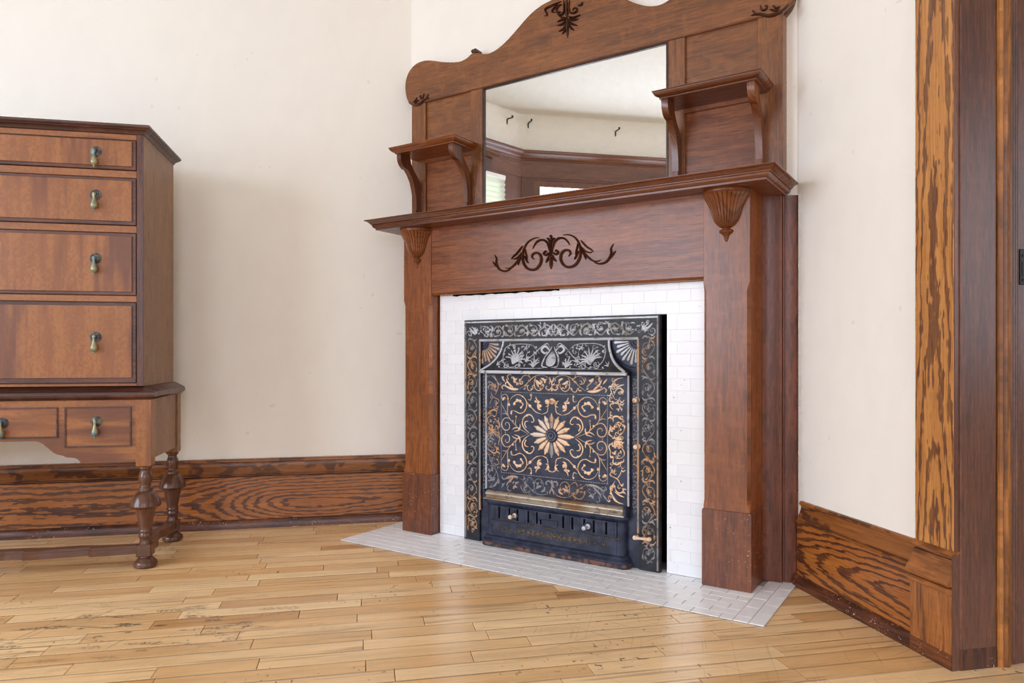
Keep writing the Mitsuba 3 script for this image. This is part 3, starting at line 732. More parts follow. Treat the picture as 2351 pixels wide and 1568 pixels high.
def scroll_band(x0, x1, yc, half, place, seed, w=0.0052, h=0.0032, step=0.062):
    """A running vine in a band: a wavy stem with a spiral in each bend, leaves and buds between."""
    rg = random.Random(seed)
    n = max(2, round(abs(x1 - x0) / step))
    s = (x1 - x0) / n
    out, stem = [], []
    for i in range(n + 1):
        stem.append((x0 + i * s, yc))
        if i < n:
            up = 1 if i % 2 == 0 else -1
            xm = x0 + (i + 0.5) * s
            stem.append((xm, yc + up * half * 0.86))
            sg = 1 if s > 0 else -1
            cy = yc - up * half * 0.16
            r = min(half * 0.66, abs(s) * 0.36)
            start = 90 * up
            out.append(stroke(spiral(xm, cy, r, 1.35, start + 150 * -up * sg, -up * sg, 0.10, 15), w * 0.85, h, place, 3))
            a = xm - s * 0.43
            out.append(stroke([(a, yc + up * half * 0.22), (a + s * 0.03, yc + up * half * 0.62), (a - s * 0.10, yc + up * half * 0.93)], w * 1.5, h, place, 4))
            out.append(stroke([(a, yc - up * half * 0.05), (a - s * 0.08, yc - up * half * 0.50), (a + s * 0.06, yc - up * half * 0.92)], w * 1.6, h, place, 4))
            out.append(stroke([(xm + s * 0.10, cy - up * half * 0.60), (xm + s * 0.26, yc - up * half * 0.86), (xm + s * 0.40, yc - up * half * 0.70)], w * 1.2, h, place, 4))
            b = xm + (rg.random() - 0.5) * 0.2 * s
            for t in (-1, 0, 1):
                out.append(stroke([(b, cy), (b + t * r * 0.35, cy + up * r * 0.30), (b + t * r * 0.60, cy + up * r * (0.55 - 0.25 * abs(t)))], w * 1.35, h, place, 3))
    out.append(stroke(stem, w, h, place, 5, (1, 0.6)))
    return out


def filler(x0, x1, y0, y1, n, place, seed, w=0.0036, h=0.0022, size=0.009):
    """Small curls and leaves that crowd the ground between larger scrolls."""
    rg = random.Random(seed)
    out = []
    for i in range(n):
        x, y, a, s = x0 + (x1 - x0) * rg.random(), y0 + (y1 - y0) * rg.random(), rg.random() * 6.28, size * (0.6 + 0.7 * rg.random())
        if rg.random() < 0.5:
            out.append(stroke(spiral(x, y, s * 0.6, 0.9, math.degrees(a), rg.choice((-1, 1)), 0.15, 8), w * 0.8, h, place, 2))
        else:
            b = a + rg.choice((-1, 1)) * 0.9
            out.append(stroke([(x, y), (x + 0.55 * s * math.cos(a), y + 0.55 * s * math.sin(a)), (x + s * math.cos(b), y + s * math.sin(b))], w * 1.3, h, place, 3))
    return out


F0 = lambda x, y, q: (x, 0.1508 + q, y)
G0 = lambda x, y, q: (y, 0.1508 + q, x)
top = scroll_band(IC + 0.002, IC + 0.30, 0.7605, 0.0215, F0, 3, step=0.052) + scroll_band(IC - 0.002, IC - 0.30, 0.7605, 0.0215, F0, 3, step=0.052)
for s in (-1, 1):
    top += leaf_fan(IC + s * 0.326, 0.748, 0.040, 45 if s > 0 else 135, 0.1, 1, 0.008, F0, 0.003) + leaf_fan(IC + s * 0.318, 0.752, 0.030, (20 if s > 0 else 100), 60, 5, 0.006, F0, 0.003)
    top.append(stroke(spiral(IC + s * 0.352, 0.752, 0.014, 1.3, 200, s, 0.1), 0.004, 0.003, F0, 3))
    top.append(stroke([(IC + s * 0.030, 0.738), (IC + s * 0.022, 0.758), (IC + s * 0.004, 0.780)], 0.009, 0.003, F0, 5))
    top.append(stroke([(IC + s * 0.004, 0.740), (IC + s * 0.018, 0.752), (IC + s * 0.036, 0.778)], 0.007, 0.003, F0, 5))
top += filler(IC - 0.355, IC + 0.355, 0.742, 0.782, 150, F0, 31)
put(fk + '__top_scrollwork', top, 'nickel_plate', M=FIRE, smooth=50, label='silvery scrollwork along the top')
for s in (-1, 1):
    band = scroll_band(0.735, 0.030, IC + s * 0.3400, 0.0235, G0, 11 + s, w=0.0046, step=0.064)
    band += filler(0.03, 0.73, IC + s * 0.3400 - 0.021, IC + s * 0.3400 + 0.021, 120, G0, 41 + s)
    put(nth(fk + '__side_scrollwork'), band, 'side_plate', M=FIRE, smooth=50, label='coppery scrollwork down the side')
    nar = scroll_band(0.60, 0.17, IC + s * 0.2915, 0.0085, lambda x, y, q: (y, 0.1420 + q, x), 21 + s, w=0.0028, h=0.0022, step=0.027)
    put(nth('fireplace_cover__back_plate__edge_ornament'), nar, 'side_plate', M=FIRE, smooth=50)
    fan = []
    fx, fz = IC + s * 0.296, 0.7205
    P = lambda x, y, q: (x, 0.1425 + q, y)
    for i in range(8):
        a = math.radians((183 if s > 0 else -93) + i * 12.3)
        p0, p1 = 0.026, 0.074 if i % 2 == 0 else 0.066
        w0, w1 = 0.0022, 0.0055
        ca, sa = math.cos(a), math.sin(a)
        fan.append(dome([(fx + p0 * ca + w0 * sa, fz + p0 * sa - w0 * ca), (fx + p1 * ca + w1 * sa, fz + p1 * sa - w1 * ca), (fx + (p1 + 0.006) * ca, fz + (p1 + 0.006) * sa), (fx + p1 * ca - w1 * sa, fz + p1 * sa + w1 * ca), (fx + p0 * ca - w0 * sa, fz + p0 * sa + w0 * ca)], 0.0040, P, 0.9))
    kf = nth('fireplace_cover__corner_fan')
    put(kf, fan, 'nickel_plate' if s > 0 else 'side_plate', M=FIRE, smooth=30, label='fan of pale rays in the corner')
    rim = [stroke([(fx + q * math.cos(math.radians(b)), fz + q * math.sin(math.radians(b))) for b in np.linspace(182 if s > 0 else -92, 268 if s > 0 else -2, 9)], 0.003, 0.0025, P, 3, (1, 1)) for q in (0.012, 0.020, 0.084)]
    put(kf + '__ribs', rim, 'cast_iron', M=FIRE, smooth=50)

# the hood: flares down and outwards over the door
HZ = [(0.7245, 0.2080, 0.1500), (0.7050, 0.2100, 0.1535), (0.6830, 0.2175, 0.1590), (0.6650, 0.2270, 0.1655), (0.6500, 0.2395, 0.1720), (0.6380, 0.2540, 0.1785), (0.6290, 0.2690, 0.1840), (0.6220, 0.2795, 0.1885)]
HZz, HZw, HZe = (np.array([q[i] for q in HZ])[::-1] for i in range(3))
hood_e = lambda z: float(np.interp(z, HZz, HZe))
HP = lambda x, y, q: (IC + x, hood_e(y) + q, y + 0.25 * q)
put('fireplace_cover__hood', loft([[(IC - w, 0.141, z), (IC + w, 0.141, z), (IC + w, e, z), (IC - w, e, z)] for z, w, e in HZ] + [[(IC - 0.2795, 0.141, 0.6125), (IC + 0.2795, 0.141, 0.6125), (IC + 0.2795, 0.1900, 0.6125), (IC - 0.2795, 0.1900, 0.6125)]]), 'black_iron', M=FIRE)
lip = [rects([(IC - 0.281, IC + 0.281, 0.1800, 0.1915, 0.6115), (IC - 0.282, IC + 0.282, 0.1800, 0.1930, 0.6145), (IC - 0.282, IC + 0.282, 0.1800, 0.1930, 0.6185), (IC - 0.280, IC + 0.280, 0.1800, 0.1905, 0.6225)])]
for s in (-1, 1):
    lip.append(stroke([(s * (w - 0.0035), z) for z, w, e in HZ], 0.0085, 0.0035, HP, 4, (1, 1)))
put('fireplace_cover__hood__rim', lip, 'nickel_plate', M=FIRE, smooth=40, label='bright metal rim of the hood')
hr = [dome([(0.018 * math.sin(t) * (1 - 0.35 * math.cos(t)), 0.663 + 0.026 * math.cos(t)) for t in np.linspace(0, 2 * math.pi, 18, endpoint=False)], 0.004, HP)]
for i in range(-3, 4):
    for j in range(-4, 5):
        x, zz = i * 0.0052 + (j % 2) * 0.0026, 0.660 + j * 0.0046
        if (x / 0.017) ** 2 + ((zz - 0.660) / 0.022) ** 2 < 0.9:
            q = np.array(HP(x, zz, 0.0040))
            hr.append(ball(*q, 0.0019, 0))
for s in (-1, 1):
    hr.append(stroke([(s * 0.006, 0.634), (s * 0.030, 0.640), (s * 0.026, 0.668), (s * 0.010, 0.692), (s * 0.004, 0.706)], 0.006, 0.003, HP, 5))
    hr.append(stroke([(s * 0.010, 0.690), (s * 0.030, 0.706), (s * 0.044, 0.694), (s * 0.030, 0.682), (s * 0.020, 0.688)], 0.009, 0.003, HP, 5))
    hr.append(stroke([(s * 0.012, 0.700), (s * 0.024, 0.715), (s * 0.050, 0.700), (s * 0.085, 0.668), (s * 0.100, 0.672), (s * 0.098, 0.690)], 0.0045, 0.003, HP, 5))
    hr.append(stroke([(s * 0.050, 0.680), (s * 0.080, 0.708), (s * 0.120, 0.714), (s * 0.165, 0.712), (s * 0.192, 0.700), (s * 0.196, 0.672), (s * 0.185, 0.646), (s * 0.150, 0.634), (s * 0.120, 0.650), (s * 0.116, 0.680), (s * 0.124, 0.692)], 0.0035, 0.0028, HP, 5))
    hr += leaf_fan(s * 0.150, 0.644, 0.060, 62 if s > 0 else 30, 88, 9, 0.0065, HP, 0.003)
    hr.append(stroke(spiral(s * 0.172, 0.641, 0.013, 1.3, 90, -s, 0.1), 0.0035, 0.0028, HP, 3))
    hr.append(stroke(spiral(s * 0.130, 0.640, 0.011, 1.3, 90, s, 0.1), 0.0035, 0.0028, HP, 3))
    hr += leaf_fan(s * 0.062, 0.634, 0.036, 40 if s > 0 else 60, 80, 5, 0.006, HP, 0.003)
    hr += leaf_fan(s * 0.098, 0.652, 0.024, 60 if s > 0 else 30, 90, 4, 0.005, HP, 0.003)
    hr += leaf_fan(s * 0.108, 0.700, 0.014, 0, 300, 5, 0.004, HP, 0.0025)
    hr.append(stroke([(s * 0.020, 0.632), (s * 0.090, 0.631), (s * 0.200, 0.631)], 0.003, 0.002, HP, 6))
    hr += leaf_fan(s * 0.215, 0.640, 0.022, 100 if s > 0 else 20, 60, 3, 0.004, HP, 0.0025)
for s in (-1, 1):
    hr += filler(min(s * 0.045, s * 0.200), max(s * 0.045, s * 0.200), 0.636, 0.712, 46, HP, 51 + s)
put('fireplace_cover__hood__relief', hr, 'nickel_plate', M=FIRE, smooth=50, label='silvery relief of pineapple, palms and vines')

# the door with its sunflower
DK = 'fireplace_cover__door'
DX, DZ = -0.008, 0.4044
put(DK, bx(IC - 0.2780, IC + 0.2780, 0.1420, 0.1560, 0.1970, 0.6130, 0.001), 'cast_iron', M=FIRE)
D0 = lambda x, y, q: (x, 0.1556 + q, y)
edge = [stroke([(IC + s * 0.2742, 0.199), (IC + s * 0.2742, 0.40), (IC + s * 0.2742, 0.612)], 0.0075, 0.004, D0, 12, (1, 1)) for s in (-1, 1)]
put(DK + '__edge_bead', edge, 'nickel_plate', M=FIRE, smooth=40)
ln = []
for x0, z0, x1, z1 in ((-0.2065, 0.1420, 0.2065, 0.1420), (-0.2065, -0.1420, 0.2065, -0.1420), (-0.2065, -0.142, -0.2065, 0.142), (0.2065, -0.142, 0.2065, 0.142)):
    if z0 == z1:
        for t in np.arange(x0, x1, 0.0095):
            ln.append(stroke([(DX + t, DZ + z0), (DX + t + 0.0065, DZ + z0)], 0.0020, 0.0016, D0, 2, (1, 1)))
    else:
        ln.append(stroke([(DX + x0, DZ + z0), (DX + x0, DZ), (DX + x1, DZ + z1)], 0.0016, 0.0015, D0, 4, (1, 1)))
put(DK + '__dotted_border', ln, 'nickel_plate', M=FIRE)
qd = []
for fx in (False, True):
    for fz in (False, True):
        qd += carve(DOOR_QUARTER, 0.1556, 0.0028, 4, fx, (DX, DZ), fz, grow=1.02)
for q_, x_, z_ in DOOR_BUDS:
    for fx in (-1, 1):
        for fz in (-1, 1):
            r_ = q_ * 1.15e-4
            qd.append(dome([(DX + fx * x_ * 1e-4 + r_ * math.cos(t) * (1 + 0.25 * math.cos(3 * t)), DZ + fz * z_ * 1e-4 + r_ * math.sin(t)) for t in np.linspace(0, 2 * math.pi, 10, endpoint=False)], 0.0026, D0, 0.7))
put(DK + '__scrollwork', qd, 'copper_plate', M=FIRE, smooth=50, label='copper coloured scrollwork around the flower')
tp = []
for fx in (False, True):
    tp += carve(DOOR_TOP, 0.1556, 0.0028, 4, fx, (DX, DZ), False, grow=1.02)
tp += filler(DX - 0.20, DX + 0.20, 0.560, 0.600, 50, D0, 71, w=0.004, size=0.012)
put(DK + '__top_border', tp, 'copper_plate', M=FIRE, smooth=50, label='copper leaf border at the top')
tp = []
for fx in (False, True):
    tp += carve(DOOR_TOP, 0.1556, 0.0028, 4, fx, (DX, DZ), True, grow=1.02)
tp += filler(DX - 0.20, DX + 0.20, 0.208, 0.250, 50, D0, 72, w=0.004, size=0.012)
put(DK + '__bottom_border', tp, 'side_plate', M=FIRE, smooth=50, label='duller leaf border at the bottom')
for s in (False, True):
    sb = filler(min((1, -1)[s] * 0.216, (1, -1)[s] * 0.262) + DX, max((1, -1)[s] * 0.216, (1, -1)[s] * 0.262) + DX, 0.208, 0.600, 80, D0, 61 + s, w=0.0042, size=0.014)
    for fz in (False, True):
        sb += carve(DOOR_SIDE, 0.1556, 0.0028, 4, s, (DX, DZ), fz, grow=1.1)
    put(nth(DK + '__side_border'), sb, 'copper_plate' if not s else 'side_plate', M=FIRE, smooth=50)
for i in range(16):
    a = 2 * math.pi * (i + 0.0) / 16 + math.pi / 2
    ca, sa = math.cos(a), math.sin(a)
    L = (0.0785, 0.0735, 0.0765, 0.0775, 0.0890)[min(i % 8, 8 - i % 8)]
    out = [(0.0225, 0.0032), (0.038, 0.0062), (0.056, 0.0080), (L * 0.84, 0.0078), (L * 0.80, 0.0055), (L * 0.93, 0.0032), (L, 0.0)]
    pts = [(DX + r_ * ca - w_ * sa, DZ + r_ * sa + w_ * ca) for r_, w_ in out] + [(DX + r_ * ca + w_ * sa, DZ + r_ * sa - w_ * ca) for r_, w_ in out[-2::-1]]
    put(nth(DK + '__petal'), dome(pts, 0.0050, D0, 0.5), 'copper_plate' if i not in (0, 8) else 'side_plate', M=FIRE, smooth=30)
bd = []
for i in range(16):
    a = 2 * math.pi * (i + 0.5) / 16
    for r_ in np.linspace(0.030, 0.058, 7):
        bd.append(ball(DX + r_ * math.cos(a), 0.1562, DZ + r_ * math.sin(a), 0.0013, 0))
put(DK + '__petal_beads', bd, 'nickel_plate', M=FIRE)
lt = lathe([(0, 0.0085), (0.003, 0.0085), (0.0042, 0.006), (0.0052, 0.006), (0.0072, 0.0075), (0.009, 0.0075), (0.0102, 0.0045), (0.0135, 0.0045), (0.0155, 0.0062), (0.0178, 0.0062), (0.0192, 0.003), (0.022, 0.0015), (0.022, -0.001)], 28)
v = np.array(lt.vertices)[:, [0, 2, 1]] + np.array([DX, 0.1556, DZ])
put(DK + '__flower_eye', trimesh.Trimesh(v, lt.faces[:, ::-1], process=False), 'cast_iron', M=FIRE, smooth=40)
lt2 = [stroke([(DX + 0.0167 * math.cos(t), DZ + 0.0167 * math.sin(t)) for t in np.linspace(0, 2 * math.pi, 20)], 0.0016, 0.0012, lambda x, y, q: (x, 0.1615 + q, y), 2, (1, 1)),
       stroke([(DX + 0.0080 * math.cos(t), DZ + 0.0080 * math.sin(t)) for t in np.linspace(0, 2 * math.pi, 16)], 0.0014, 0.0012, lambda x, y, q: (x, 0.1628 + q, y), 2, (1, 1))]
put(DK + '__flower_eye__rings', lt2, 'nickel_plate', M=FIRE, smooth=50)


def knob(key, x, z, e, length, r, mat, stem=0.4, label=None):
    m = lathe([(r * 1.1, 0), (r * 1.1, length * 0.08), (r * stem, length * 0.16), (r * stem, length * 0.55), (r * 0.85, length * 0.66), (r, length * 0.82), (r * 0.86, length * 0.95), (r * 0.5, length), (0, length * 1.01)], 18)
    v = np.array(m.vertices)[:, [0, 2, 1]] + np.array([x, e, z])
    put(key, trimesh.Trimesh(v, m.faces[:, ::-1], process=False), mat, M=FIRE, smooth=40, label=label)


knob(DK + '__knob', -0.006, 0.5205, 0.1556, 0.038, 0.0095, 'copper_plate', label='round copper knob')
knob('fireplace_cover__frame__knob', 0.2985, 0.5355, 0.1500, 0.026, 0.0085, 'copper_plate', 0.6, label='small copper knob')
knob('fireplace_cover__frame__knob_001', 0.3010, 0.3900, 0.1500, 0.026, 0.0080, 'copper_plate', 0.6, label='small copper knob')

# the rail under the door
rl = [(0.145, 0.1660), (0.1790, 0.1660), (0.1812, 0.1675), (0.1800, 0.1705), (0.1745, 0.1722), (0.1735, 0.1740)]
rl += [(0.1560 + 0.0185 * math.cos(t), 0.1850 + 0.0115 * math.sin(t)) for t in np.linspace(-0.75, 1.5708, 9)] + [(0.145, 0.1975)]
put('fireplace_cover__sill_rail', ext(rl, IC - 0.2700, IC + 0.2690, 0), 'bronze_rail', M=FIRE, smooth=35, label='rounded rail with worn bronze finish')
put('fireplace_cover__sill_rail__end_cap', [bx(IC + 0.2640, IC + 0.2745, 0.145, 0.1790, 0.1650, 0.1990, 0.003), bx(IC - 0.2760, IC - 0.2665, 0.145, 0.1790, 0.1650, 0.1990, 0.003)], 'cast_iron', M=FIRE)


# the ash box below it
def plan(hw, e, rad, z, n=6, back=0.140):
    p = [(IC - hw, back, z)]
    p += [(IC - hw + rad - rad * math.cos(t), e - rad + rad * math.sin(t), z) for t in np.linspace(0, math.pi / 2, n)]
    p += [(IC + hw - rad + rad * math.sin(t), e - rad + rad * math.cos(t), z) for t in np.linspace(0, math.pi / 2, n)]
    return p + [(IC + hw, back, z)]


AK = 'fireplace_cover__ash_box'
put(AK, loft([plan(hw, e, 0.024, z) for hw, e, z in ((0.268, 0.1690, 0.0400), (0.268, 0.1690, 0.1470), (0.270, 0.1710, 0.1500), (0.2775, 0.1780, 0.1580), (0.2785, 0.1790, 0.1640), (0.2780, 0.1785, 0.1662))]), 'cast_iron', M=FIRE, smooth=30)
put(AK + '__base', loft([plan(hw, e, 0.026, z) for hw, e, z in ((0.2830, 0.1840, 0.0046), (0.2840, 0.1850, 0.0080), (0.2840, 0.1850, 0.0170), (0.2815, 0.1825, 0.0190))]), 'rusted_iron', M=FIRE, smooth=30, label='rusty foot of the ash box')
put(AK + '__step', loft([plan(hw, e, 0.025, z) for hw, e, z in ((0.2815, 0.1825, 0.0190), (0.2815, 0.1825, 0.0240), (0.2790, 0.1800, 0.0260), (0.2760, 0.1770, 0.0290), (0.2775, 0.1785, 0.0330), (0.2750, 0.1760, 0.0370), (0.2685, 0.1695, 0.0410))]), 'cast_iron', M=FIRE, smooth=30)
holes = []
for x in (-0.206, -0.163, -0.130, -0.086, -0.052, 0.050, 0.084, 0.128, 0.162, 0.206):
    holes.append(sbox(IC + x - 0.0035, 0.104, IC + x + 0.0035, 0.144))
holes += [sbox(IC - 0.004, 0.128, IC + 0.003, 0.144), sbox(IC - 0.040, 0.104, IC - 0.034, 0.122)]
put(AK + '__slotted_front', ext(sbox(IC - 0.242, 0.0985, IC + 0.242, 0.1475).difference(shapely.union_all(holes)), 0.1694, 0.1745, 1), 'cast_iron', M=FIRE)
put(AK + '__slots', bx(IC - 0.215, IC + 0.215, 0.1680, 0.1697, 0.103, 0.145), 'soot_and_shade', M=FIRE, label='black sheet for the shade inside each slot')  # black sheet behind the openings, painted in place of their inner shade
for x in (-0.228, -0.187, -0.108, -0.070, 0.068, 0.105, 0.184, 0.227):
    bar = [bx(IC + x - 0.0075, IC + x + 0.0075, 0.1740, 0.1758, 0.102, 0.1465, 0.0005)]
    for i in range(9):
        bar.append(stroke([(IC + x - 0.006, 0.105 + i * 0.0045), (IC + x + 0.006, 0.1075 + i * 0.0045)], 0.0018, 0.0010, lambda a, b, q: (a, 0.1757 + q, b), 2, (1, 1)))
    put(nth(AK + '__ribbed_bar'), bar, 'cast_iron', M=FIRE)
put(AK + '__name_plate', bx(IC - 0.030, IC + 0.030, 0.1740, 0.1775, 0.1010, 0.1235, 0.0014), 'cast_iron', M=FIRE, label='blank plate')
hat = []
for i in range(58):
    hat.append(stroke([(IC - 0.245 + i * 0.0086, 0.1500), (IC - 0.2415 + i * 0.0086, 0.1562)], 0.0022, 0.0012, lambda a, b, q: (a, 0.1705 + (b - 0.150) * 0.82 + q, b), 2, (1, 1)))
put(AK + '__notched_edge', hat, 'cast_iron', M=FIRE)
put(AK + '__bead_row', [ball(IC - 0.246 + i * 0.00725, 0.1705, 0.0945, 0.0024, 1) for i in range(69)], 'gold_wash', M=FIRE, smooth=60, label='row of small beads')
A_ = lambda x, y, q: (IC + x, 0.1688 + q, y)
gl = scroll_band(-0.215, 0.215, 0.0690, 0.0115, A_, 5, w=0.0026, h=0.0020, step=0.036)
for x in np.linspace(-0.13, 0.13, 14):
    gl += leaf_fan(x, 0.069, 0.011, 40, 280, 5, 0.003, A_, 0.002)
put(AK + '__garland', gl, 'gold_wash', M=FIRE, smooth=50, label='garland with rubbed gilding')
put(AK + '__panel_edge', [stroke([(IC + s * 0.2405, 0.045), (IC + s * 0.2405, 0.07), (IC + s * 0.2405, 0.0915)], 0.0022, 0.0014, lambda a, b, q: (a, 0.1690 + q, b), 4, (1, 1)) for s in (-1, 1)], 'cast_iron', M=FIRE)
for x in (-0.1415, 0.1415):
    kk = nth(AK + '__knob')
    knob(kk, IC + x, 0.1215, 0.1740, 0.034, 0.0080, 'copper_plate' if x < 0 else 'nickel_plate', 0.45, label='small round knob')
    put(kk + '__collar', [tube([(IC + x + 0.0125 * math.cos(t), 0.1765, 0.1215 + 0.0125 * math.sin(t)) for t in np.linspace(0, 2 * math.pi, 14)], 0.0025, 8, 2)], 'cast_iron', M=FIRE, smooth=50)
hd = tube([(0.2990, 0.1660, 0.1075), (0.3060, 0.1715, 0.1075), (0.3200, 0.1725, 0.1080), (0.3360, 0.1735, 0.1090), (0.3490, 0.1735, 0.1100), (0.3545, 0.1735, 0.1102)], [0.0062, 0.0066, 0.0042, 0.0052, 0.0075, 0.0030], 12, 5)
put('fireplace_cover__lever', hd, 'copper_plate', M=FIRE, smooth=50, label='brass lever beside the ash box')
put('fireplace_cover__lever__pivot', [tube([(0.2990, 0.1490, 0.1075), (0.2990, 0.1600, 0.1075), (0.2990, 0.1690, 0.1075)], [0.0050, 0.0045, 0.0045], 12, 3), tube([(0.2990, 0.1690, 0.1075), (0.2990, 0.1745, 0.1075)], [0.0075, 0.0068], 14, 3)], 'copper_plate', M=FIRE, smooth=40)


# ------------------------------------------------------------------ the oak mantelpiece
tag('fireplace_mantel', 'carved oak fireplace mantel with overmantel mirror standing across the corner', 'fireplace mantel')
MK = 'fireplace_mantel'


def pilaster_section(a0, a1, eb, ef, c, z):
    return [(a0, eb, z), (a1, eb, z), (a1, ef - c, z), (a1 - c, ef, z), (a0 + c, ef, z), (a0, ef - c, z)]


for s, (a0, a1) in ((1, (0.5190, 0.6530)), (-1, (-0.6480, -0.5140))):
    key = nth(MK + '__pilaster')
    put(key, loft([pilaster_section(a0, a1, 0.054, 0.1805, c, z) for z, c in ((0.2280, 0.0008), (0.2360, 0.0008), (0.2420, 0.0035), (0.2520, 0.0085), (0.8620, 0.0085), (0.8740, 0.0050), (0.8850, 0.0008), (1.1495, 0.0008))]),
        'mantel_oak', M=FIRE, g=2, k=11 if s > 0 else 4)
    put(key + '__plinth', rects([(a0 - 0.0038, a1 + 0.0040, 0.054, 0.1840, 0.0046), (a0 - 0.0038, a1 + 0.0040, 0.054, 0.1840, 0.2235), (a0 - 0.0025, a1 + 0.003, 0.054, 0.1828, 0.2262), (a0 - 0.0005, a1 + 0.0008, 0.054, 0.1812, 0.2272), (a0 - 0.0005, a1 + 0.0008, 0.054, 0.1812, 0.2290)]),
        'mantel_oak_worn', M=FIRE, g=2, k=15 if s > 0 else 16, label='scuffed plinth with chipped varnish')
    # fluted half urn under the shelf
    N_FL = 30

    def flute(t, z):
        if not 1.044 < z < 1.1365:
            return 1.0
        q = (t * N_FL / (2 * math.pi)) % 1.0
        return 1.0 - 0.060 * math.exp(-((min(q, 1 - q)) / 0.10) ** 2)
    urn = [(0.0640, 1.1495), (0.0655, 1.1470), (0.0660, 1.1440), (0.0660, 1.1400), (0.0645, 1.1385), (0.0665, 1.1365), (0.0668, 1.1350), (0.0640, 1.1315), (0.0590, 1.1240), (0.0545, 1.1160), (0.0505, 1.1075), (0.0462, 1.0985), (0.0430, 1.0890), (0.0405, 1.0790), (0.0370, 1.0690), (0.0330, 1.0610), (0.0280, 1.0540), (0.0220, 1.0480), (0.0160, 1.0440),
           (0.0110, 1.0425), (0.0100, 1.0405), (0.0130, 1.0390), (0.0185, 1.0365), (0.0205, 1.0330), (0.0190, 1.0295), (0.0145, 1.0260), (0.0095, 1.0220), (0.0072, 1.0170), (0.0060, 1.0110), (0.0045, 1.0060), (0.0015, 1.0030)]
    put(nth(MK + '__urn_corbel'), lathe(urn[::-1], 150, 0, 180, flute, at=((a0 + a1) / 2, 0.1800, 0)), 'urn_oak', M=FIRE, g=2, smooth=28, label='fluted half urn')

put(MK + '__frieze', ext([(0.1385, 0.8995), (0.1700, 0.8995), (0.1765, 0.9075), (0.1765, 1.1500), (0.1385, 1.1500)], -0.5140, 0.5190, 0), 'frieze_oak', M=FIRE, g=0, k=2, label='wide frieze board with wavy grain')
cv = carve(FRIEZE_SIDE, 0.1765, 0.0095, 6, False) + carve(FRIEZE_SIDE, 0.1765, 0.0095, 6, True, (0.0024, 0)) + carve(FRIEZE_MID, 0.1765, 0.0110, 6)
put(MK + '__frieze__carving', cv, 'carved_oak', M=FIRE, g=0, smooth=55, label='dark carved scroll')
SH = [(0.0, 1.1850), (0.0, 1.1832), (0.0022, 1.1815), (0.0060, 1.1808), (0.0095, 1.1790), (0.0130, 1.1755), (0.0160, 1.1720), (0.0180, 1.1705), (0.0182, 1.1688), (0.0222, 1.1684), (0.0215, 1.1660), (0.0225, 1.1620), (0.0255, 1.1578), (0.0290, 1.1555), (0.0312, 1.1550), (0.0314, 1.1494)]
put(MK + '__mantel_shelf', rects([(-0.7485 + d, 0.7485 - d, 0.012, 0.2940 - d, z) for d, z in SH]), 'shelf_oak', M=FIRE, g=0, k=6, smooth=20, label='moulded mantel shelf')
sp = [(0.645, 0.009), (0.645, 0.055), (0.656, 0.055), (0.662, 0.0500), (0.670, 0.0455), (0.680, 0.0425), (0.692, 0.0405), (0.703, 0.0400), (0.7075, 0.0385), (0.7085, 0.0250), (0.7115, 0.0240), (0.7135, 0.0275), (0.7220, 0.0275), (0.7400, 0.0175), (0.7480, 0.0120), (0.7485, 0.009)]
put(MK + '__side_molding', ext(sp, 0.0046, 1.1492, 2), 'strip_oak', M=FIRE, g=2, k=21, smooth=30)
put(MK + '__side_molding_001', ext([(-a, e) for a, e in sp if a < 0.752] + [(-0.752, 0.009)], 0.0046, 1.1492, 2), 'strip_oak', M=FIRE, g=2, k=22, smooth=30)

# overmantel: stiles, rails, panels, mirror, crest
for x0, x1 in ((0.643, 0.7150), (0.365, 0.420), (-0.420, -0.365), (-0.7150, -0.643)):
    put(nth(MK + '__stile'), bx(x0, x1, 0.009, 0.0600, 1.1850, 1.6800, 0.0012), 'crest_oak', M=FIRE, g=2)
for s in (1, -1):
    x0, x1 = (0.420, 0.643) if s > 0 else (-0.643, -0.420)
    put(nth(MK + '__rail'), bx(x0, x1, 0.009, 0.0600, 1.4380, 1.4560, 0.0012), 'urn_oak', M=FIRE, g=0)
    put(nth(MK + '__panel'), bx(x0 - 0.004, x1 + 0.004, 0.009, 0.0500, 1.4540, 1.6805), 'crest_oak', M=FIRE, g=0, k=27 + s, label='upper panel with flecked grain')
    put(nth(MK + '__panel'), bx(x0 - 0.004, x1 + 0.004, 0.009, 0.0500, 1.1845, 1.4400), 'frieze_oak', M=FIRE, g=0, k=33 + s, label='lower panel with rippled grain')
put(MK + '__mirror', bx(-0.3605, 0.3605, 0.040, 0.0525, 1.1850, 1.6780), 'mirror_glass', M=FIRE, label='plain mirror glass')
put(MK + '__mirror__bead', [bx(-0.3660, -0.3575, 0.030, 0.0605, 1.1850, 1.6805, 0.002), bx(0.3575, 0.3660, 0.030, 0.0605, 1.1850, 1.6805, 0.002), bx(-0.3660, 0.3660, 0.030, 0.0605, 1.6740, 1.6810, 0.002)], 'carved_oak', M=FIRE, label='dark bead')
cr = [(0.713, 1.6805), (0.730, 1.698), (0.741, 1.722), (0.7475, 1.762), (0.742, 1.794), (0.725, 1.822), (0.692, 1.842), (0.649, 1.846), (0.603, 1.836), (0.553, 1.819), (0.498, 1.806), (0.466, 1.802), (0.439, 1.807), (0.418, 1.817), (0.402, 1.822), (0.384, 1.816), (0.356, 1.805), (0.330, 1.802), (0.300, 1.808), (0.270, 1.821), (0.241, 1.838), (0.207, 1.862), (0.174, 1.886), (0.141, 1.906), (0.104, 1.920), (0.067, 1.927), (0.030, 1.932), (0, 1.934)]
half = curve(cr, 3)
outline = [(-x, z) for x, z in half] + [(x, z) for x, z in half[::-1][1:]]
poly = Polygon(outline)
crest = [ext(poly, 0.009, 0.0590, 1)]
ins = poly.buffer(-0.0025)
crest_pts = np.array(poly.exterior.coords)[:-1]
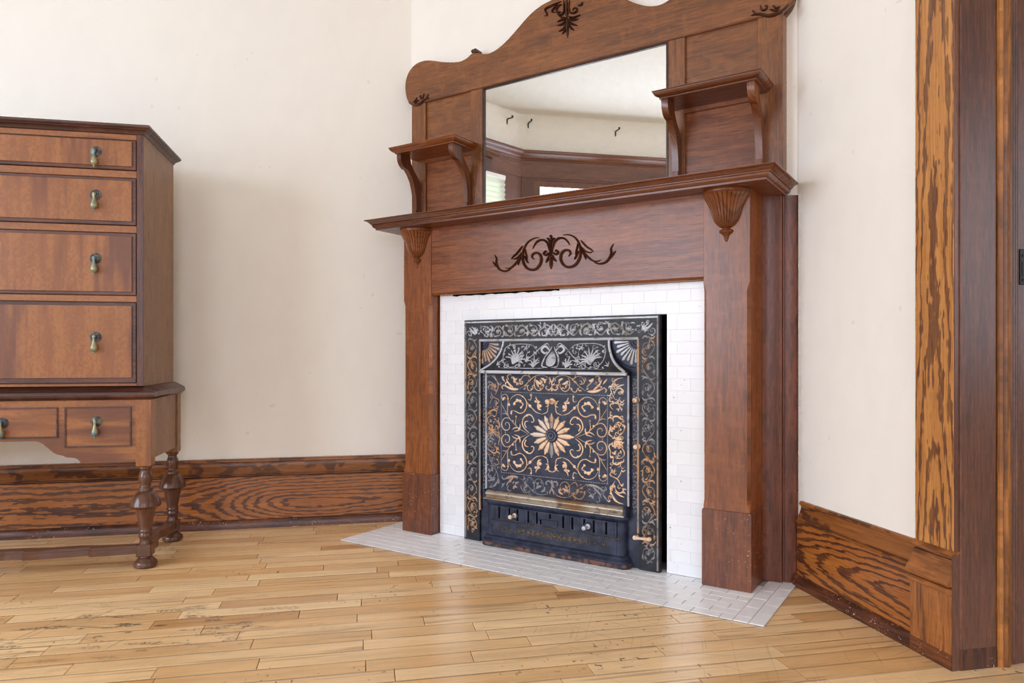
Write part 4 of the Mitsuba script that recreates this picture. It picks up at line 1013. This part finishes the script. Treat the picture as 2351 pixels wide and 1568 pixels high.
put(MK + '__crest', [ext(poly, 0.009, 0.0610, 1), ext(ins, 0.0600, 0.0632, 1)], 'crest_oak', M=FIRE, g=0, k=9, label='swan-curved crest board')
put(MK + '__crest__leaf_carving', carve(CREST_LEAF, 0.0630, 0.0100, 6), 'carved_oak', M=FIRE, g=2, smooth=55, label='dark carved acanthus leaf')
for fl in (False, True):
    put(nth(MK + '__crest__corner_scroll'), carve(CORNER[:5] if fl else CORNER, 0.0630, 0.0070, 5, fl, (0.006 if fl else 0, 0)), 'carved_oak', M=FIRE, g=0, smooth=55, label='dark carved corner scroll')
    sx = -1 if fl else 1
    nb = []
    for x, z, q in ((0.4070, 1.8270, 0.0070), (0.3965, 1.8255, 0.0095)):
        m = lathe([(0, 0.030), (q, 0.030), (q, 0.0640), (q * 0.7, 0.0670), (0, 0.0670)], 16)
        v = np.array(m.vertices)[:, [0, 2, 1]] + np.array([sx * x, 0, z])
        nb.append(trimesh.Trimesh(v, m.faces[:, ::-1], process=False))
    put(nth(MK + '__crest__ear'), nb, 'carved_oak', M=FIRE, smooth=40)
BR = [(0.1800, 1.4522), (0.1812, 1.4400), (0.1785, 1.4250), (0.1700, 1.4110), (0.1590, 1.4020), (0.1500, 1.3990), (0.1415, 1.3985), (0.1260, 1.3840), (0.1090, 1.3600), (0.0970, 1.3250), (0.0905, 1.2900), (0.0885, 1.2520), (0.0935, 1.2500), (0.0935, 1.1850), (0.0600, 1.1850),
      (0.0600, 1.3300), (0.0660, 1.3560), (0.0820, 1.3800), (0.1050, 1.4020), (0.1220, 1.4250), (0.1280, 1.4522)]
for s in (1, -1):
    key = nth(MK + '__bracket_shelf')
    cx_ = 0.5285 if s > 0 else -0.5455
    hw = 0.1610
    prof = [(0.0, 1.4740), (0.0, 1.4718), (0.0020, 1.4700), (0.0030, 1.4665), (0.0065, 1.4615), (0.0115, 1.4578), (0.0160, 1.4560), (0.0172, 1.4555), (0.0172, 1.4520)]
    put(key, rects([(cx_ - hw + d, cx_ + hw - d, 0.0600, 0.2040 - d, z) for d, z in prof]), 'shelf_oak' if s > 0 else 'mantel_oak', M=FIRE, g=0, smooth=25, label='small moulded shelf')
    for b0 in ((0.389, 0.644) if s > 0 else (-0.684, -0.432)):
        put(nth(key + '__bracket'), ext(BR, b0, b0 + 0.0205, 0), 'shelf_oak', M=FIRE, g=2, smooth=35, label='curved bracket')

# ------------------------------------------------------------------ the chest of drawers
CK = 'chest_of_drawers'
tag(CK, 'tall walnut chest of drawers on turned legs against the left wall', 'chest of drawers')
XC, HW, HL = -1.0810, 0.3955, 0.4195
YF, YB = 2.4350, 2.7950
put(CK + '__upper_case', [bx(XC - HW, XC + HW, YF + 0.010, YB, 0.578, 1.3735), bx(XC - HW, XC - 0.3755, YF, YF + 0.02, 0.578, 1.3735, 0.001), bx(XC + 0.3755, XC + HW, YF, YF + 0.02, 0.578, 1.3735, 0.001)], 'case_wood', g=2, k=8)
put(CK + '__corner_post', [bx(XC + s * 0.3858 - 0.0097, XC + s * 0.3858 + 0.0097, YF - 0.0008, YF + 0.004, 0.5785, 1.3730, 0.0006) for s in (-1, 1)], 'dark_mahogany', g=2, k=9, label='dark strip on the front corner')
for z0, z1 in ((1.3545, 1.3735), (1.2350, 1.2590), (1.0615, 1.0850), (0.8430, 0.8640), (0.5780, 0.5880)):
    put(nth(CK + '__rail'), bx(XC - 0.3755, XC + 0.3755, YF + 0.0005, YF + 0.012, z0 + 0.0006, z1 - 0.0006, 0.001), 'veneer', g=0)
CO = [(0.0, 1.3720), (0.0035, 1.3745), (0.0060, 1.3790), (0.0110, 1.3835), (0.0165, 1.3855), (0.0185, 1.3880), (0.0225, 1.3895), (0.0250, 1.3925), (0.0255, 1.3965), (0.0235, 1.3990), (0.0200, 1.4000)]
put(CK + '__cornice', rects([(XC - HW - d, XC + HW + d, YF - d, YB + d * 0.35, z) for d, z in CO]), 'dark_mahogany', g=0, smooth=25)


def pull(key, x, y, z):
    plate = lathe([(0.0165, 0), (0.0165, 0.0010), (0.0145, 0.0030), (0.0130, 0.0026), (0.0110, 0.0042), (0.0075, 0.0062), (0.0060, 0.0066), (0.0045, 0.0120), (0.0, 0.0130)], 24)
    v = np.stack([plate.vertices[:, 0] + x, y - plate.vertices[:, 2], plate.vertices[:, 1] + z], 1)
    put(key, trimesh.Trimesh(v, plate.faces, process=False), 'pewter', smooth=40, label='dark round plate with a hanging drop')
    drop = [(0.0, -0.0535), (0.0022, -0.0525), (0.0030, -0.0505), (0.0020, -0.0480), (0.0045, -0.0465), (0.0085, -0.0420), (0.0098, -0.0370), (0.0090, -0.0315), (0.0066, -0.0250), (0.0046, -0.0180), (0.0036, -0.0110), (0.0042, -0.0050), (0.0055, -0.0010), (0.0040, 0.0030), (0.0, 0.0040)]
    put(key + '_drop', lathe(drop, 18, at=(x - 0.001, y - 0.0125, z + 0.002)), 'old_bronze', smooth=45, label='bluish pear-shaped drop')


for (o0, o1), (p0, p1), zp, kk in (((1.2595, 1.3540), (1.2700, 1.3490), 1.3110, 3), ((1.0855, 1.2345), (1.0970, 1.2245), 1.1760, 5), ((0.8645, 1.0610), (0.8750, 1.0505), 0.9780, 6), ((0.5885, 0.8425), (0.6050, 0.8310), 0.7325, 10)):
    key = nth(CK + '__drawer')
    put(key, [bx(XC - 0.3748, XC + 0.3748, YF - 0.0030, YF + 0.30, o0 + 0.0008, o1 - 0.0008, 0.0010)], 'dark_mahogany', g=0, label='wide drawer')
    v, f = rects([(XC - 0.3640, XC + 0.3640, p0, p1, 0.0), (XC - 0.3640, XC + 0.3640, p0, p1, 0.0044), (XC - 0.3632, XC + 0.3632, p0 + 0.0008, p1 - 0.0008, 0.0052)])
    v = np.stack([v[:, 0], YF - 0.0030 - v[:, 2], v[:, 1]], 1)
    put(key + '__front_panel', (v, f), 'veneer', g=2, k=kk, label='lighter veneer with upright streaks')
    for s in (-1, 1):
        pull(nth(key + '__pull'), XC + s * 0.2610, YF - 0.0082, zp)

WM = [(0.0, 0.5355), (0.0040, 0.5370), (0.0080, 0.5410), (0.0135, 0.5450), (0.0150, 0.5500), (0.0150, 0.5545), (0.0125, 0.5600), (0.0070, 0.5645), (0.0, 0.5680), (-0.0060, 0.5720), (-0.0140, 0.5770), (-0.0180, 0.5785)]
put(CK + '__waist_molding', rects([(XC - HL - d, XC + HL + d, 2.4300 - d, 2.7985 + 0.3 * d, z) for d, z in WM]), 'dark_mahogany', g=0, smooth=25)
half = [(0.3760, 0.5360), (0.3760, 0.3385), (0.2160, 0.3385), (0.2130, 0.3450), (0.2080, 0.3510), (0.2000, 0.3555), (0.1900, 0.3575), (0.1790, 0.3580), (0.1730, 0.3600), (0.1660, 0.3640), (0.1570, 0.3665), (0.1480, 0.3690), (0.1400, 0.3735), (0.1330, 0.3800), (0.1240, 0.3890), (0.1150, 0.3970), (0.1070, 0.4040), (0.0960, 0.4095), (0.0850, 0.4110)]
ap = [(XC - x, z) for x, z in half] + [(XC + x, z) for x, z in half[::-1]]
put(CK + '__apron', ext(ap, 2.4345, 2.4520, 1), 'veneer', g=0, k=14)
put(CK + '__lower_case', [bx(XC + s * 0.4070 - 0.0080, XC + s * 0.4070 + 0.0080, 2.470, 2.760, 0.3440, 0.5360) for s in (-1, 1)] + [bx(XC - 0.38, XC + 0.38, 2.775, 2.790, 0.42, 0.536), bx(XC - 0.398, XC + 0.398, 2.452, 2.780, 0.4205, 0.430)], 'case_wood', g=2, k=18)
for x0, x1, z0, z1, label in ((0.171, 0.361, 0.3885, 0.5145, 'small drawer with a thin raised border'), (-0.152, 0.152, 0.4200, 0.5145, 'small drawer over the arch'), (-0.361, -0.171, 0.3885, 0.5145, 'small drawer with a thin raised border')):
    key = nth(CK + '__small_drawer')
    put(key, bx(XC + x0, XC + x1, 2.4335, 2.4500, z0, z1), 'veneer', g=0, label=label)
    fr = sbox(XC + x0, z0, XC + x1, z1).difference(sbox(XC + x0 + 0.0042, z0 + 0.0042, XC + x1 - 0.0042, z1 - 0.0042))
    put(key + '__cock_bead', ext(fr, 2.4305, 2.4345, 1), 'dark_mahogany', g=0)
    pull(nth(key + '__pull'), XC + ((x0 + x1) / 2 if x0 * x1 < 0 else math.copysign(0.2610, x0)), 2.4335, 0.4685)

LEG = [(340, 70), (352, 72), (360, 58), (376, 50), (400, 56), (425, 66), (450, 72), (480, 71), (510, 64), (540, 55), (560, 58), (572, 70), (582, 73), (592, 71), (597, 74), (604, 75), (611, 70), (616, 76), (630, 96), (650, 113), (680, 131), (710, 145), (740, 154), (755, 157), (762, 161), (772, 160), (782, 152), (788, 122), (800, 112), (830, 100), (865, 92), (900, 85), (950, 75), (1000, 66), (1030, 62),
       (1040, 66), (1052, 71), (1064, 69), (1072, 62), (1082, 66), (1100, 72), (1116, 71), (1130, 62), (1150, 58), (1165, 60), (1185, 64), (1200, 66)]
FOOT = [(1326, 66), (1340, 70), (1348, 66), (1356, 78), (1366, 86), (1378, 96), (1392, 114), (1415, 123), (1440, 121), (1465, 106), (1486, 82), (1493, 72)]
pz_ = lambda y: 0.680 - (187.5 + y / 4.9) / 714
for sx in (1, -1):
    for yl, rear in ((2.4525, False), (2.7775, True)):
        lx = XC + sx * 0.3970
        key = nth(CK + '__leg')
        q = 0.0225
        put(key, lathe([(r_ / 3499, pz_(y) ) for y, r_ in LEG[::-1]], 48, at=(lx, yl, 0.0)), 'leg_wood', g=2, smooth=60, label='turned trumpet leg')
        put(key + '__post', rects([(lx - q + 0.004, lx + q - 0.004, yl - q + 0.004, yl + q - 0.004, 0.3215), (lx - q, lx + q, yl - q, yl + q, 0.3260), (lx - q, lx + q, yl - q, yl + q, 0.5360)]), 'veneer' if not rear else 'case_wood', g=2)
        put(key + '__block', bx(lx - q, lx + q, yl - q, yl + q, 0.0365, 0.0755, 0.003), 'leg_wood', g=0)
        put(key + '__bun_foot', lathe([(0.0001, 0.0018)] + [(r_ / 3499, max(pz_(y), 0.0018)) for y, r_ in FOOT[::-1]], 32, at=(lx, yl, 0.0)), 'leg_wood', g=2, smooth=40)
        put(key + '__pad', lathe([(0.0001, 0.0002), (0.0200, 0.0002), (0.0205, 0.0012), (0.0200, 0.0024), (0.0001, 0.0024)], 24, at=(lx - 0.003, yl - 0.004, 0.0)), 'white_plastic', label='white foot pad')
hs = [(0.376, 2.4380), (0.330, 2.4340), (0.290, 2.4300), (0.245, 2.4290), (0.2400, 2.4330), (0.2330, 2.4450), (0.200, 2.4420), (0.150, 2.4360), (0.100, 2.4300), (0.055, 2.4280), (0.050, 2.4400), (0.0, 2.4440)]
bk = [(0.0, 2.4860), (0.060, 2.4840), (0.120, 2.4760), (0.200, 2.4830), (0.260, 2.4750), (0.330, 2.4700), (0.376, 2.4700)]
out = [(XC + x, y) for x, y in hs] + [(XC - x, y) for x, y in hs[::-1][1:]]
out += [(XC - x, y) for x, y in bk[::-1]] + [(XC + x, y) for x, y in bk[1:]]
put(CK + '__stretcher', [ext(out, 0.0460, 0.0640, 2), ext(Polygon(out).buffer(-0.004), 0.0640, 0.0720, 2)], 'leg_wood', g=0, label='wavy front stretcher')
for s in (1, -1):
    pts = [(0.3800, 2.474), (0.3850, 2.520), (0.3690, 2.570), (0.3500, 2.590), (0.3460, 2.640), (0.3690, 2.662), (0.3830, 2.710), (0.3800, 2.756), (0.4120, 2.756), (0.4170, 2.710), (0.4060, 2.668), (0.3950, 2.640), (0.3950, 2.600), (0.4060, 2.565), (0.4170, 2.520), (0.4120, 2.474)]
    put(nth(CK + '__stretcher_side'), ext([(XC + s * x, y) for x, y in pts], 0.0460, 0.0720, 2), 'leg_wood', g=1, label='wavy side stretcher')
